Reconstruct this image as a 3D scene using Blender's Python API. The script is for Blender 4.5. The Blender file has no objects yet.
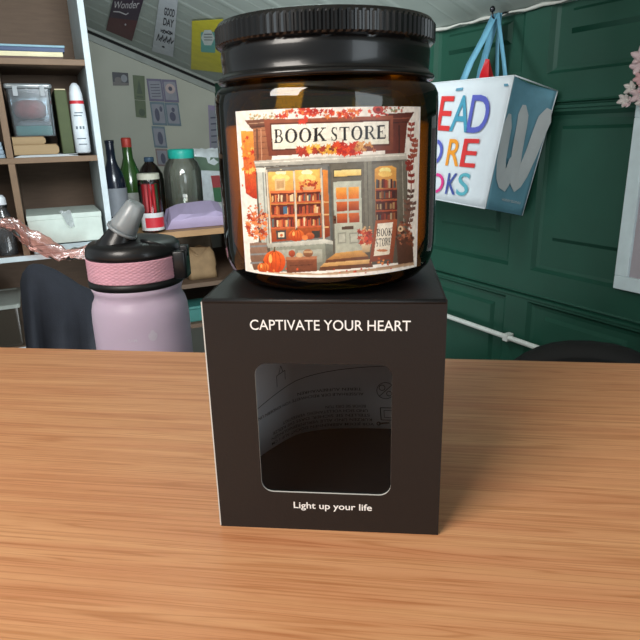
import bpy, bmesh, math, random
import numpy as np
from mathutils import Vector, Matrix
random.seed(7)
rng = np.random.default_rng(11)
SC = bpy.context.scene
COL = SC.collection
TABLE_Z = 1.0           # table-top height above the floor; everything below is written relative to the table top
R = math.radians

# ------------------------------------------------------------------ camera
F_PX, PITCH, ROLL = 593.63, 0.30397, -0.02584
CAM = Vector((-0.0008, -0.1851, 0.1392))
fw = Vector((0, math.cos(PITCH), -math.sin(PITCH)))
r0 = Vector((1, 0, 0)); u0 = r0.cross(fw)
rt = r0*math.cos(ROLL)+u0*math.sin(ROLL); up = -r0*math.sin(ROLL)+u0*math.cos(ROLL)
cd = bpy.data.cameras.new('camera'); cam = bpy.data.objects.new('camera', cd); COL.objects.link(cam)
cam.matrix_world = Matrix((( rt.x, up.x, -fw.x, CAM.x), (rt.y, up.y, -fw.y, CAM.y), (rt.z, up.z, -fw.z, CAM.z), (0, 0, 0, 1)))
cd.sensor_width = 36; cd.lens = F_PX/640*36; cd.clip_start = 0.01; cd.clip_end = 50
SC.camera = cam

# ------------------------------------------------------------------ measured frames of the room
def ray(x, y): return fw + rt*((x-320)/F_PX) - up*((y-320)/F_PX)
CORNER = Vector((-0.4259, 2.5318, 0))
class Frame:
    """a wall's frame: x along the wall, y into the wall, z up"""
    def __init__(s, ang):
        s.ang = ang; s.X = Vector((math.cos(ang), math.sin(ang), 0)); s.Y = Vector((-math.sin(ang), math.cos(ang), 0))
    def at(s, px, py, off=0.0):
        d = ray(px, py); t = (CORNER-CAM).dot(s.Y)+off; t /= d.dot(s.Y); P = CAM+d*t
        return (P-CORNER).dot(s.X), P.z
    def P(s, x, y, z): return CORNER + s.X*x + s.Y*y + Vector((0, 0, z))
BK = Frame(R(25)); GR = Frame(R(-60))

# ------------------------------------------------------------------ materials
MATS = {}
def rgb(r, g, b):
    f = lambda c: (c/255/12.92) if c/255 <= .04045 else ((c/255+.055)/1.055)**2.4
    return (f(r), f(g), f(b), 1)
def mat(name, col, rough=.6, metal=0, vary=.08, scale=30, bump=0, bscale=200, spec=.5, coat=0, trans=0, alpha=1, stretch=None):
    if name in MATS: return MATS[name]
    m = bpy.data.materials.new(name); m.use_nodes = True; nt = m.node_tree; N = nt.nodes; L = nt.links
    b = N['Principled BSDF']; b.inputs['Roughness'].default_value = rough; b.inputs['Metallic'].default_value = metal
    b.inputs['Specular IOR Level'].default_value = spec; b.inputs['Coat Weight'].default_value = coat
    b.inputs['Transmission Weight'].default_value = trans; b.inputs['Alpha'].default_value = alpha
    tc = N.new('ShaderNodeTexCoord'); src = tc.outputs['Object']
    if stretch:
        mp = N.new('ShaderNodeMapping'); mp.inputs['Scale'].default_value = stretch; L.new(src, mp.inputs[0]); src = mp.outputs[0]
    n = N.new('ShaderNodeTexNoise'); n.inputs['Scale'].default_value = scale; n.inputs['Detail'].default_value = 4; L.new(src, n.inputs['Vector'])
    cr = N.new('ShaderNodeValToRGB')
    c = rgb(*col)
    cr.color_ramp.elements[0].position = .3; cr.color_ramp.elements[1].position = .7
    cr.color_ramp.elements[0].color = tuple(v*(1-vary) for v in c[:3])+(1,)
    cr.color_ramp.elements[1].color = tuple(min(1, v*(1+vary)) for v in c[:3])+(1,)
    L.new(n.outputs['Fac'], cr.inputs[0]); L.new(cr.outputs[0], b.inputs['Base Color'])
    if bump:
        n2 = N.new('ShaderNodeTexNoise'); n2.inputs['Scale'].default_value = bscale; n2.inputs['Detail'].default_value = 3; L.new(src, n2.inputs['Vector'])
        bp = N.new('ShaderNodeBump'); bp.inputs['Strength'].default_value = bump; bp.inputs['Distance'].default_value = .002
        L.new(n2.outputs['Fac'], bp.inputs['Height']); L.new(bp.outputs[0], b.inputs['Normal'])
    MATS[name] = m; return m
def film(name, col, gloss=.15, rough=.08, fres=True, tint_mix=0.0, body=(200, 200, 200)):
    """thin clear layer: coloured see-through mixed with a mirror sheen and, for tint_mix, a diffuse body"""
    if name in MATS: return MATS[name]
    m = bpy.data.materials.new(name); m.use_nodes = True; nt = m.node_tree; N = nt.nodes; L = nt.links
    N.remove(N['Principled BSDF']); out = N['Material Output']
    t = N.new('ShaderNodeBsdfTransparent')
    tc = N.new('ShaderNodeTexCoord'); n = N.new('ShaderNodeTexNoise'); n.inputs['Scale'].default_value = 20; L.new(tc.outputs['Object'], n.inputs['Vector'])
    cr = N.new('ShaderNodeValToRGB'); c = rgb(*col)
    cr.color_ramp.elements[0].color = tuple(v*.94 for v in c[:3])+(1,); cr.color_ramp.elements[1].color = c
    L.new(n.outputs['Fac'], cr.inputs[0]); L.new(cr.outputs[0], t.inputs[0])
    g = N.new('ShaderNodeBsdfGlossy'); g.inputs['Roughness'].default_value = rough
    last = t
    if tint_mix:
        d = N.new('ShaderNodeBsdfDiffuse'); d.inputs[0].default_value = rgb(*body)
        mx = N.new('ShaderNodeMixShader'); mx.inputs[0].default_value = tint_mix; L.new(t.outputs[0], mx.inputs[1]); L.new(d.outputs[0], mx.inputs[2]); last = mx
    mx = N.new('ShaderNodeMixShader')
    if fres:
        lw = N.new('ShaderNodeFresnel'); lw.inputs[0].default_value = 1.45
        mu = N.new('ShaderNodeMath'); mu.operation = 'ADD'; mu.inputs[1].default_value = gloss-.04; mu.use_clamp = True
        L.new(lw.outputs[0], mu.inputs[0]); L.new(mu.outputs[0], mx.inputs[0])
    else: mx.inputs[0].default_value = gloss
    L.new(last.outputs[0], mx.inputs[1]); L.new(g.outputs[0], mx.inputs[2]); L.new(mx.outputs[0], out.inputs[0])
    MATS[name] = m; return m
def wood_table():
    m = bpy.data.materials.new('cherry_laminate'); m.use_nodes = True; nt = m.node_tree; N = nt.nodes; L = nt.links
    b = N['Principled BSDF']; b.inputs['Roughness'].default_value = .42
    tc = N.new('ShaderNodeTexCoord')
    def noise(sx, sy, scale, detail, dist=0.):
        mp = N.new('ShaderNodeMapping'); mp.inputs['Scale'].default_value = (sx, sy, 1); L.new(tc.outputs['Object'], mp.inputs[0])
        n = N.new('ShaderNodeTexNoise'); n.inputs['Scale'].default_value = scale; n.inputs['Detail'].default_value = detail
        n.inputs['Distortion'].default_value = dist; L.new(mp.outputs[0], n.inputs['Vector']); return n
    a = noise(1.2, 22, 5, 5, .6)           # broad tonal bands
    f = noise(1.2, 70, 6, 4, .3)           # grain lines
    p = noise(14, 420, 6, 2, 0)           # short pores
    g = noise(.8, 40, 4, 2, .5)          # thin growth lines
    def ramp(n, c0, c1, p0, p1):
        r_ = N.new('ShaderNodeValToRGB'); e = r_.color_ramp.elements; e[0].position = p0; e[1].position = p1; e[0].color = c0; e[1].color = c1
        L.new(n.outputs['Fac'], r_.inputs[0]); return r_
    ra = ramp(a, rgb(208, 144, 101), rgb(225, 171, 124), .32, .70)
    rf = ramp(f, (.90, .85, .80, 1), (1.0, 1.0, 1.0, 1), .36, .58)
    rp = ramp(p, (.93, .90, .87, 1), (1, 1, 1, 1), .34, .5)
    def mul(x, y):
        q = N.new('ShaderNodeMix'); q.data_type = 'RGBA'; q.blend_type = 'MULTIPLY'; q.inputs[0].default_value = 1
        L.new(x, q.inputs[6]); L.new(y, q.inputs[7]); return q.outputs[2]
    md = N.new('ShaderNodeMath'); md.operation = 'PINGPONG'; md.inputs[1].default_value = .055; L.new(g.outputs['Fac'], md.inputs[0])
    rg = N.new('ShaderNodeValToRGB'); e = rg.color_ramp.elements; e[0].position = .0; e[1].position = .022; e[0].color = (.80, .70, .61, 1); e[1].color = (1, 1, 1, 1); L.new(md.outputs[0], rg.inputs[0])
    o = mul(mul(mul(ra.outputs[0], rf.outputs[0]), rp.outputs[0]), rg.outputs[0]); L.new(o, b.inputs['Base Color'])
    return m
def vcol_mat(name, rough=.35):
    m = bpy.data.materials.new(name); m.use_nodes = True; nt = m.node_tree; b = nt.nodes['Principled BSDF']; b.inputs['Roughness'].default_value = rough
    a = nt.nodes.new('ShaderNodeVertexColor'); a.layer_name = 'print'; nt.links.new(a.outputs[0], b.inputs['Base Color']); return m

# ------------------------------------------------------------------ mesh helpers
class MB:
    def __init__(s): s.v = []; s.f = []; s.m = []; s.sm = []
    def add(s, vs, fs, m=0, smooth=False):
        o = len(s.v); s.v += [tuple(v) for v in vs]
        for f in fs: s.f.append(tuple(i+o for i in f)); s.m.append(m); s.sm.append(smooth)
        return s
    def box(s, x0, x1, y0, y1, z0, z1, m=0, rot=0, c=None):
        vs = [Vector((x, y, z)) for z in (z0, z1) for y in (y0, y1) for x in (x0, x1)]
        if rot:
            c = Vector(c or ((x0+x1)/2, (y0+y1)/2, z0)); M = Matrix.Rotation(rot, 3, 'Y'); vs = [c+M@(v-c) for v in vs]
        return s.add(vs, [(0, 2, 3, 1), (4, 5, 7, 6), (0, 1, 5, 4), (2, 6, 7, 3), (0, 4, 6, 2), (1, 3, 7, 5)], m)
    def rbox(s, x0, x1, y0, y1, z0, z1, r=.005, n=4, m=0):
        """box with rounded vertical edges and soft top and bottom"""
        pts = rrect(x0, x1, y0, y1, r, n); k = len(pts); cx, cy = (x0+x1)/2, (y0+y1)/2
        e = min(r*.5, (z1-z0)*.3); rows = []
        for z, sh in ((z0, e), (z0+e*.3, e*.3), (z0+e, 0), (z1-e, 0), (z1-e*.3, e*.3), (z1, e)):
            sx = 1-2*sh/(x1-x0); sy = 1-2*sh/(y1-y0)
            rows.append([(cx+(p[0]-cx)*sx, cy+(p[1]-cy)*sy, z) for p in pts])
        return s.loft(rows, m, True, True, True)
    def loft(s, rows, m=0, closed=True, smooth=True, caps=False):
        k = len(rows[0]); vs = [p for r_ in rows for p in r_]; fs = []
        for i in range(len(rows)-1):
            for j in range(k if closed else k-1):
                a = i*k+j; b = i*k+(j+1) % k; fs.append((a, b, b+k, a+k))
        s.add(vs, fs, m, smooth)
        if caps:
            s.add(rows[0], [tuple(range(k))[::-1]], m); s.add(rows[-1], [tuple(range(k))], m)
        return s
    def lathe(s, prof, n=48, m=0, smooth=True, c=(0, 0), cap0=False, cap1=False, wob=None):
        rows = [[(c[0]+r_*math.cos(2*math.pi*j/n)*(wob(j, z) if wob else 1), c[1]+r_*math.sin(2*math.pi*j/n)*(wob(j, z) if wob else 1), z) for j in range(n)] for r_, z in prof]
        s.loft(rows, m, True, smooth)
        if cap0: s.add(rows[0], [tuple(range(n))[::-1]], m)
        if cap1: s.add(rows[-1], [tuple(range(n))], m)
        return s
    def tube(s, path, rad, n=10, m=0, caps=True, flat=1.0):
        path = [Vector(p) for p in path]; rows = []
        for i, p in enumerate(path):
            t = (path[min(i+1, len(path)-1)]-path[max(i-1, 0)]).normalized()
            a = t.cross(Vector((0, 0, 1)));
            if a.length < .05: a = t.cross(Vector((0, 1, 0)))
            a.normalize(); b = a.cross(t); rr = rad[i] if isinstance(rad, (list, tuple)) else rad
            rows.append([p+a*rr*math.cos(2*math.pi*j/n)+b*rr*flat*math.sin(2*math.pi*j/n) for j in range(n)])
        return s.loft(rows, m, True, True, caps)
    def prism(s, pts, y0, y1, m=0):
        """outline in x,z pushed from y0 to y1"""
        k = len(pts); a = [(p[0], y0, p[1]) for p in pts]; b = [(p[0], y1, p[1]) for p in pts]
        s.add(a, [tuple(range(k))], m); s.add(b, [tuple(range(k))[::-1]], m)
        return s.loft([a, b], m, True, False)
    def build(s, name, mats, parent=None, loc=None, rotz=0, bevel=0, sub=0, solid=0, fix=True):
        me = bpy.data.meshes.new(name); me.from_pydata(s.v, [], s.f)
        for m in (mats if isinstance(mats, (list, tuple)) else [mats]): me.materials.append(m)
        me.polygons.foreach_set('material_index', s.m); me.polygons.foreach_set('use_smooth', s.sm)
        if fix:
            b = bmesh.new(); b.from_mesh(me); bmesh.ops.remove_doubles(b, verts=b.verts, dist=1e-6); bmesh.ops.recalc_face_normals(b, faces=b.faces); b.to_mesh(me); b.free()
        me.update(); o = bpy.data.objects.new(name, me); COL.objects.link(o)
        if parent: o.parent = parent
        if loc is not None: o.location = loc
        o.rotation_euler.z = rotz
        if solid: q = o.modifiers.new('solid', 'SOLIDIFY'); q.thickness = solid; q.offset = 0
        if bevel: q = o.modifiers.new('bevel', 'BEVEL'); q.width = bevel; q.segments = 2; q.limit_method = 'ANGLE'; q.angle_limit = R(40)
        if sub: q = o.modifiers.new('sub', 'SUBSURF'); q.levels = sub; q.render_levels = sub
        return o
def rrect(x0, x1, y0, y1, r, n=5):
    pts = []
    for cx, cy, a0 in ((x1-r, y1-r, 0), (x0+r, y1-r, 90), (x0+r, y0+r, 180), (x1-r, y0+r, 270)):
        for i in range(n+1):
            a = R(a0+90*i/n); pts.append((cx+r*math.cos(a), cy+r*math.sin(a)))
    return pts
def tag(o, label=None, cat=None, group=None, kind=None):
    if label: o['label'] = label
    if cat: o['category'] = cat
    if group: o['group'] = group
    if kind: o['kind'] = kind
    return o
def thing(name, label, cat, loc=(0, 0, 0), rotz=0, group=None):
    o = bpy.data.objects.new(name, None); COL.objects.link(o); o.empty_display_size = .02
    o.location = loc; o.rotation_euler.z = rotz; return tag(o, label, cat, group)
_tc = {}
def text2d(s, bold=0.0, spacing=1.0):
    """flat letter shapes of height about 1 (cap height normalised to 1), origin bottom-left, returns verts, faces, width"""
    k = (s, bold, spacing)
    if k in _tc: return _tc[k]
    c = bpy.data.curves.new('t', 'FONT'); c.body = s; c.size = 1; c.offset = bold; c.space_character = spacing; c.resolution_u = 4
    o = bpy.data.objects.new('t', c); COL.objects.link(o); dg = bpy.context.evaluated_depsgraph_get(); dg.update()
    me = bpy.data.meshes.new_from_object(o.evaluated_get(dg)); v = [(p.co.x, p.co.y) for p in me.vertices]; f = [tuple(p.vertices) for p in me.polygons]
    bpy.data.objects.remove(o); bpy.data.curves.remove(c); bpy.data.meshes.remove(me)
    CAP = .727
    x0 = min(p[0] for p in v); v = [((p[0]-x0)/CAP, p[1]/CAP) for p in v]; w = max(p[0] for p in v)
    _tc[k] = (v, f, w); return _tc[k]
def put_text(mb, s, fn, m=0, bold=0, spacing=1.0, mirror=False):
    """fn(u in 0..1, v in cap heights, width/height ratio) -> point"""
    v, f, w = text2d(s, bold, spacing)
    mb.add([fn(p[0]/w, p[1]) for p in v], f, m); return mb

# ------------------------------------------------------------------ FOREGROUND: desk
cherry = wood_table()
desk = thing('desk', 'wide desk with orange cherry wood grain top under the black box', 'desk', (0, 0, -TABLE_Z))
ea = math.atan2(0.15507-0.2163, 0.19587+0.23014)
mb = MB(); mb.rbox(-1.0, .62, -.62, 0, TABLE_Z-.026, TABLE_Z, r=.006)
top = mb.build('tabletop', cherry, desk, (0, .1834, 0), ea)
legm = mat('grey_steel', (70, 72, 75), .4, .8)
for lx in (-.95, .57):
    for ly in (-.57, -.06):
        MB().box(lx-.02, lx+.02, ly-.02, ly+.02, 0, TABLE_Z-.026).build('leg', legm, desk, (0, .1834, 0), ea, bevel=.002)

# ------------------------------------------------------------------ the black carton
W, D, H, BYAW = .08, .08, .0879, -.10647
card = mat('black_card', (22, 21, 22), .45, vary=.05, scale=120, bump=.06, bscale=900)
cardin = mat('black_card_inside', (16, 12, 11), .9, vary=.05)
core = mat('pale_card_core', (205, 205, 200), .7)
white_ink = mat('white_ink', (240, 240, 238), .5, vary=.02)
carton = thing('candle_carton', 'black square cardboard carton with a rounded window and white slogans, standing on the desk', 'box', (0, 0, 0), BYAW)
t = .0007
# window: front face outline with a rounded hole
wx0, wx1, wz0, wz1 = -.0236, .0228, .0156, .0656
def win_pts(y, r=.0042, dx=0):
    return [(p[0], y, p[1]) for p in rrect(wx0-dx, wx1+dx, wz0-dx, wz1+dx, r, 6)]
def ring(y, mb, m, flip=False):
    inner = win_pts(y); k = len(inner); cx, cz = (wx0+wx1)/2, (wz0+wz1)/2
    outer = []
    for p in inner:      # push each hole point out to the carton outline
        dx, dz = p[0]-cx, p[2]-cz
        sx = ((W/2-cx) if dx > 0 else (W/2+cx))/abs(dx) if abs(dx) > 1e-9 else 1e9
        sz = ((H-cz) if dz > 0 else cz)/abs(dz) if abs(dz) > 1e-9 else 1e9
        q = min(sx, sz); outer.append((cx+dx*q, y, cz+dz*q))
    corners = [(W/2, y, H), (-W/2, y, H), (-W/2, y, 0), (W/2, y, 0)]
    # snap the nearest outline point of each quadrant onto the true corner
    for c in corners:
        j = min(range(k), key=lambda i: (outer[i][0]-c[0])**2+(outer[i][2]-c[2])**2); outer[j] = c
    mb.add(inner+outer, [(i, (i+1) % k, (i+1) % k+k, i+k) for i in range(k)], m)
    return inner
mb = MB(); a = ring(0, mb, 0); b = ring(t, mb, 1); mb.loft([a, b], 2, True, False)
k = len(a)
mb.build('front_panel', [card, cardin, core], carton)
def panel(name, x0, x1, y0, y1, z0, z1):
    MB().box(x0, x1, y0, y1, z0, z1).build(name, card, carton, bevel=.0003)
panel('side_panel', -W/2, -W/2+t, t, D, 0, H); panel('side_panel', W/2-t, W/2, t, D, 0, H)
panel('back_panel', -W/2+t, W/2-t, D-t, D, 0, H); panel('bottom_panel', -W/2+t, W/2-t, t, D-t, 0.0002, t+.0002)
mb = MB(); mb.box(-W/2+t, W/2-t, t, D-t, H-t, H-.0001); mb.build('top_flap', card, carton)
# rounded tuck fold along the front of the top flap and the bare card edge down the left corner
mb = MB(); mb.tube([(-W/2+.0004, .0006, H-.0006), (W/2-.0004, .0006, H-.0006)], .0009, 8); mb.build('fold', card, carton)
mb = MB(); mb.box(-W/2-.0003, -W/2+.0001, -.0001, .0004, .0005, H-.0008); mb.build('cut_edge', core, carton)
mb = MB(); mb.add([(wx0-.002, t+.0002, wz0-.002), (wx1+.002, t+.0002, wz0-.002), (wx1+.002, t+.0002, wz1+.002), (wx0-.002, t+.0002, wz1+.002)], [(0, 1, 2, 3)])
mb.build('window_film', film('clear_film', (248, 248, 248), .015, .05, fres=False), carton, fix=False)
mb = MB()
put_text(mb, 'CAPTIVATE YOUR HEART', lambda u, v: (-.0242+u*.0528, -.00012, .0776+v*.0037), bold=.004)
mb.build('lettering', white_ink, carton, fix=False)
mb = MB()
put_text(mb, 'Light up your life', lambda u, v: (-.0122+u*.0284, -.00012, .0092+v*.0027), bold=.012)
mb.build('lettering', white_ink, carton, fix=False)

# folded warning leaflet inside the carton, printed upside down
lm = mat('grey_leaflet_paper', (186, 186, 188), .7); li = mat('black_ink', (22, 20, 20), .7)
leaf = thing('warning_leaflet', 'grey paper leaflet with upside-down warning text inside the carton window', 'leaflet', (0, 0, 0), BYAW)
def to_box(px, py, z=.0012):
    d = ray(px, py); P = CAM+d*((z-CAM.z)/d.z); c_, s_ = math.cos(-BYAW), math.sin(-BYAW); return Vector((P.x*c_-P.y*s_, P.x*s_+P.y*c_))
kp = [to_box(262, 455), to_box(281, 442.5), to_box(300, 432.5), to_box(330, 428.5), to_box(360, 427), to_box(392, 425.5)]
kp = [Vector((-.0385, max(.012, kp[0].y+(kp[0].y-kp[1].y)/(kp[0].x-kp[1].x)*(-.0385-kp[0].x))))]+kp+[Vector((.0385, kp[-1].y+.002))]
kp = [Vector((p.x, min(p.y, D-.0022))) for p in kp]
for _ in range(3):      # round the bends of the paper
    q_ = [kp[0]]
    for a_, b_ in zip(kp, kp[1:]): q_ += [a_*.75+b_*.25, a_*.25+b_*.75]
    kp = q_+[kp[-1]]
al = [0]
for a_, b_ in zip(kp, kp[1:]): al.append(al[-1]+(b_-a_).length)
LL = al[-1]
def leaf_s(s, z, d=0):      # s = distance along the paper from its right-hand end
    t_ = LL-s; k_ = 0
    while k_ < len(kp)-2 and al[k_+1] < t_: k_ += 1
    f_ = (t_-al[k_])/max(1e-9, al[k_+1]-al[k_]); p = kp[k_]*(1-f_)+kp[k_+1]*f_; tg = (kp[k_+1]-kp[k_]).normalized()
    return (p.x+tg.y*d, p.y-tg.x*d, z)
rows = [[leaf_s(LL*(1-i/60), z) for i in range(61)] for z in (.0012, .02, .04, .062)]
MB().loft(rows, 0, False, True).build('sheet', lm, leaf, solid=.0001, fix=False)
mb = MB()
lines = [('VOR JEDEM ABBRENNEN DOCHT AUF 1 CM', .0028, .0225, .078), ('KURZEN UND ALLE VERUNREINIGUNGEN', .0052, .0235, .078), ('STELLEN SIE SICHER, DASS DIE KERZE', .0076, .0245, .077),
         ('UND SICH VOLLSTANDIG VERFESTIGT', .0100, .0255, .070), ('BEVOR SIE DIES TUN', .0124, .0265, .046), ('AUSSERHALB DER REICHWEITE VON KINDERN UND', .0188, .0275, .088), ('TIEREN AUFBEWAHREN', .0214, .0285, .060)]
for s_, z_, a0, a1 in lines:
    v, f, w = text2d(s_, .002)
    hh = .0015
    mb.add([leaf_s(a0+(p[0]/w)*(a1-a0), z_+hh-p[1]*hh, .0003) for p in v], f)
def stroke2(mb, pts, w, fn, m=0):
    for i in range(len(pts)-1):
        p = Vector(pts[i]); q = Vector(pts[i+1]); d = (q-p)
        if d.length < 1e-9: continue
        nrm = Vector((-d.y, d.x)).normalized()*w/2
        mb.add([fn(*(p+nrm)), fn(*(q+nrm)), fn(*(q-nrm)), fn(*(p-nrm))], [(0, 1, 2, 3)], m)
LP = lambda x, z: leaf_s(.0385-x, z, .0003)
circ = lambda cx, cz, r_, n=20, a0=0, a1=360: [(cx+r_*math.cos(R(a0+(a1-a0)*i/n)), cz+r_*math.sin(R(a0+(a1-a0)*i/n))) for i in range(n+1)]
w_ = .00022
w_ = .0003
stroke2(mb, circ(.0215, .0215, .0042), w_, LP); stroke2(mb, [(.0185, .0185), (.0245, .0245)], w_, LP)
stroke2(mb, circ(.0198, .0230, .0014), w_, LP); stroke2(mb, circ(.0232, .0200, .0012), w_, LP)
stroke2(mb, [(.0195, .0060), (.0265, .0060), (.0270, .0125), (.0190, .0125), (.0195, .0060)], w_*1.5, LP); stroke2(mb, [(.0210, .0074), (.0252, .0074), (.0255, .0112), (.0208, .0112), (.0210, .0074)], w_, LP)
stroke2(mb, [(.0185, .0040), (.0235, .0046)], w_*3, LP); stroke2(mb, circ(.0183, .0040, .0008), w_*2, LP)
stroke2(mb, [(-.052+.005*i, .0240+.0105*math.sin(i/17*1.5)) for i in range(18)], w_, LP)
stroke2(mb, [(-.034, .030), (-.034, .0355), (-.0285, .0365), (-.0285, .0320)], w_, LP); stroke2(mb, [(-.0325, .036), (-.031, .0395), (-.0298, .0363)], w_, LP)
stroke2(mb, circ(-.029, .0465, .004), w_, LP)
mb.build('printed_text', li, leaf, fix=False)

# ------------------------------------------------------------------ candle jar
JX, JY, JR, JZ = .0034, .0385, .0391, H+.0001
jar = thing('candle_jar', 'amber candle jar with black ridged lid and illustrated book store label, on the black carton', 'candle jar', (JX, JY, JZ), 0)
amber = film('amber_glass', (222, 188, 50), .07, .04)
prof = [(.0005, .0004), (.024, .0003), (.030, .0006), (.0345, .0022), (.0375, .0055), (.0388, .0095), (JR, .014), (JR, .0605), (.0389, .0635), (.0378, .0658), (.0362, .0668), (.0350, .0672), (.0350, .072)]
MB().lathe(prof, 96).build('glass_body', amber, jar)
inner = [(.0005, .0042), (.027, .0044), (.0335, .008), (.0362, .014), (.0364, .058), (.034, .0645), (.0330, .072)]
MB().lathe(inner, 96).build('inner_glass', film('amber_glass_inside', (240, 214, 160), .05, .06), jar)
wax = mat('cream_wax', (250, 240, 206), .5, vary=.04)
MB().lathe([(.0004, .0046), (.0265, .0048), (.033, .0084), (.0357, .0142), (.0359, .0535), (.0352, .0545), (.0004, .0540)], 64).build('wax', wax, jar)
MB().lathe([(.0004, .0540), (.0009, .0541), (.0008, .0620), (.0003, .0621)], 8).build('wick', mat('wick_cotton', (60, 50, 40), .9), jar)
lidm = mat('black_metal', (19, 19, 20), .27, .25, vary=.1, coat=.25)
NR = 100
mb = MB()
mb.lathe([(.0345, .0678), (.0370, .0678), (.0375, .0685), (.0373, .0693), (.0361, .0699), (.0356, .0709), (.0357, .0735), (.0359, .0765), (.0357, .0777), (.0352, .0786)], 96)
n = NR*4
def ridged(r_, z): return [(((r_+(.0006 if j % 4 in (0, 1) else 0))*math.cos(2*math.pi*j/n)), ((r_+(.0006 if j % 4 in (0, 1) else 0))*math.sin(2*math.pi*j/n)), z) for j in range(n)]
plain = lambda r_, z: [(r_*math.cos(2*math.pi*j/n), r_*math.sin(2*math.pi*j/n), z) for j in range(n)]
mb.loft([plain(.0352, .0786), plain(.0366, .0790), ridged(.0368, .0796), ridged(.0368, .0845), plain(.0368, .0852), plain(.0362, .0861), plain(.0347, .0865), plain(.0330, .0861), plain(.0005, .0860)], 0, True, False)
mb.build('lid', lidm, jar)

# ---- printed label: painted in label millimetres
PH0, PH1, LZ0, LZ1 = R(-47.7), R(47.8), .0955, .1465
LW, LH = (PH1-PH0)*JR, LZ1-LZ0
NX, NY = 440, 345
def lab(px, py):
    """apparent position on the label -> label millimetres (s across, h up)"""
    d = ray(px, py); ox, oy = CAM.x-JX, CAM.y-JY
    a = d.x**2+d.y**2; b = 2*(ox*d.x+oy*d.y); c = ox*ox+oy*oy-JR*JR; q = b*b-4*a*c
    if q < 0: q = 0
    tt = (-b-math.sqrt(q))/2/a; P = CAM+d*tt
    return (math.atan2(P.x-JX, -(P.y-JY))-PH0)*JR*1000, (P.z-LZ0)*1000
sx = LW*1000/(NX-1); sy = LH*1000/(NY-1)
canvas = np.ones((NY, NX, 3))*np.array((240, 236, 226.))
YY, XX = np.mgrid[0:NY, 0:NX]; XM = XX*sx; YM = YY*sy
def inside(pts):
    m = np.zeros((NY, NX), bool); k = len(pts)
    x0, x1 = min(p[0] for p in pts), max(p[0] for p in pts); y0, y1 = min(p[1] for p in pts), max(p[1] for p in pts)
    i0, i1 = max(0, int(x0/sx)-1), min(NX, int(x1/sx)+2); j0, j1 = max(0, int(y0/sy)-1), min(NY, int(y1/sy)+2)
    if i1 <= i0 or j1 <= j0: return m
    X = XM[j0:j1, i0:i1]; Y = YM[j0:j1, i0:i1]; s = np.zeros(X.shape, bool)
    for i in range(k):
        ax, ay = pts[i]; bx, by = pts[(i+1) % k]
        if ay == by: continue
        s ^= ((ay > Y) != (by > Y)) & (X < (bx-ax)*(Y-ay)/(by-ay)+ax)
    m[j0:j1, i0:i1] = s; return m
def dens(pts):
    out = []
    for i in range(len(pts)):
        a, b = pts[i], pts[(i+1) % len(pts)]; n_ = max(1, int(math.hypot(a[0]-b[0], a[1]-b[1])/8))
        out += [(a[0]+(b[0]-a[0])*q/n_, a[1]+(b[1]-a[1])*q/n_) for q in range(n_)]
    return out
def PX(pts): return [lab(*p) for p in dens(pts)]
def fill(m, c, c2=None, jit=0):
    """c at the top fading to c2 at the bottom of the masked shape"""
    if not m.any(): return
    c = np.array(c, float)
    if c2 is not None:
        ys = YM[m]; tt = (ys.max()-ys)/max(1e-6, ys.max()-ys.min()); col = c+(np.array(c2, float)-c)*tt[:, None]
    else: col = np.repeat(c[None], m.sum(), 0)
    if jit: col = col*(1+jit*(rng.random((len(col), 1))-.5)*2)
    canvas[m] = col
def poly(pts, c, c2=None, jit=.04): fill(inside(PX(pts)), c, c2, jit)
def ell(cx, cy, rx, ry, c, c2=None, jit=.05, n=22, wob=0):
    pts = [(cx+rx*(1+wob*math.sin(5*i+cx))*math.cos(2*math.pi*i/n), cy+ry*(1+wob*math.cos(7*i))*math.sin(2*math.pi*i/n)) for i in range(n)]
    fill(inside([lab(*p) for p in pts]), c, c2, jit)
def line(a, b, w, c, c2=None):
    dx, dy = b[0]-a[0], b[1]-a[1]; l = math.hypot(dx, dy) or 1; nx, ny = -dy/l*w/2, dx/l*w/2
    poly([(a[0]+nx, a[1]+ny), (b[0]+nx, b[1]+ny), (b[0]-nx, b[1]-ny), (a[0]-nx, a[1]-ny)], c, c2)
def leafs(n_, x0, x1, y0, y1, cols, r_=(1.5, 4)):
    for _ in range(n_):
        x = random.uniform(x0, x1); y = random.uniform(y0, y1); q = random.uniform(*r_); a = random.uniform(0, 6.28); pts = []
        for i in range(10):
            rr = q*(1 if i % 2 == 0 else .45); pts.append((x+rr*math.cos(a+i*.628), y+rr*math.sin(a+i*.628)))
        fill(inside([lab(*p) for p in pts]), random.choice(cols), None, .08)
def books(x0, x1, ya, yb, dark=1.0):
    """a row of spines; ya, yb = (top,bottom) y at the two ends"""
    x = x0
    cols = [(205, 120, 70), (150, 50, 35), (225, 175, 115), (110, 60, 45), (190, 80, 50), (235, 205, 160), (95, 105, 105), (170, 90, 50), (90, 40, 35)]
    while x < x1-.5:
        w = random.uniform(1.0, 2.2); q = (x-x0)/(x1-x0); top = ya[0]+(yb[0]-ya[0])*q; bot = ya[1]+(yb[1]-ya[1])*q
        c = [v*dark for v in random.choice(cols)]; h = random.uniform(.7, 1)
        poly([(x, bot-(bot-top)*h), (min(x1, x+w), bot-(bot-top)*h), (min(x1, x+w), bot), (x, bot)], c); x += w
# soft grounds
poly([(241, 131), (253, 131), (260, 168), (261, 200), (253, 198), (246, 193)], (242, 165, 70), (188, 52, 30), .12)
leafs(30, 242, 257, 134, 196, [(240, 150, 50), (215, 85, 40), (245, 185, 90), (200, 60, 35)], (1.5, 3.5))
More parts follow.
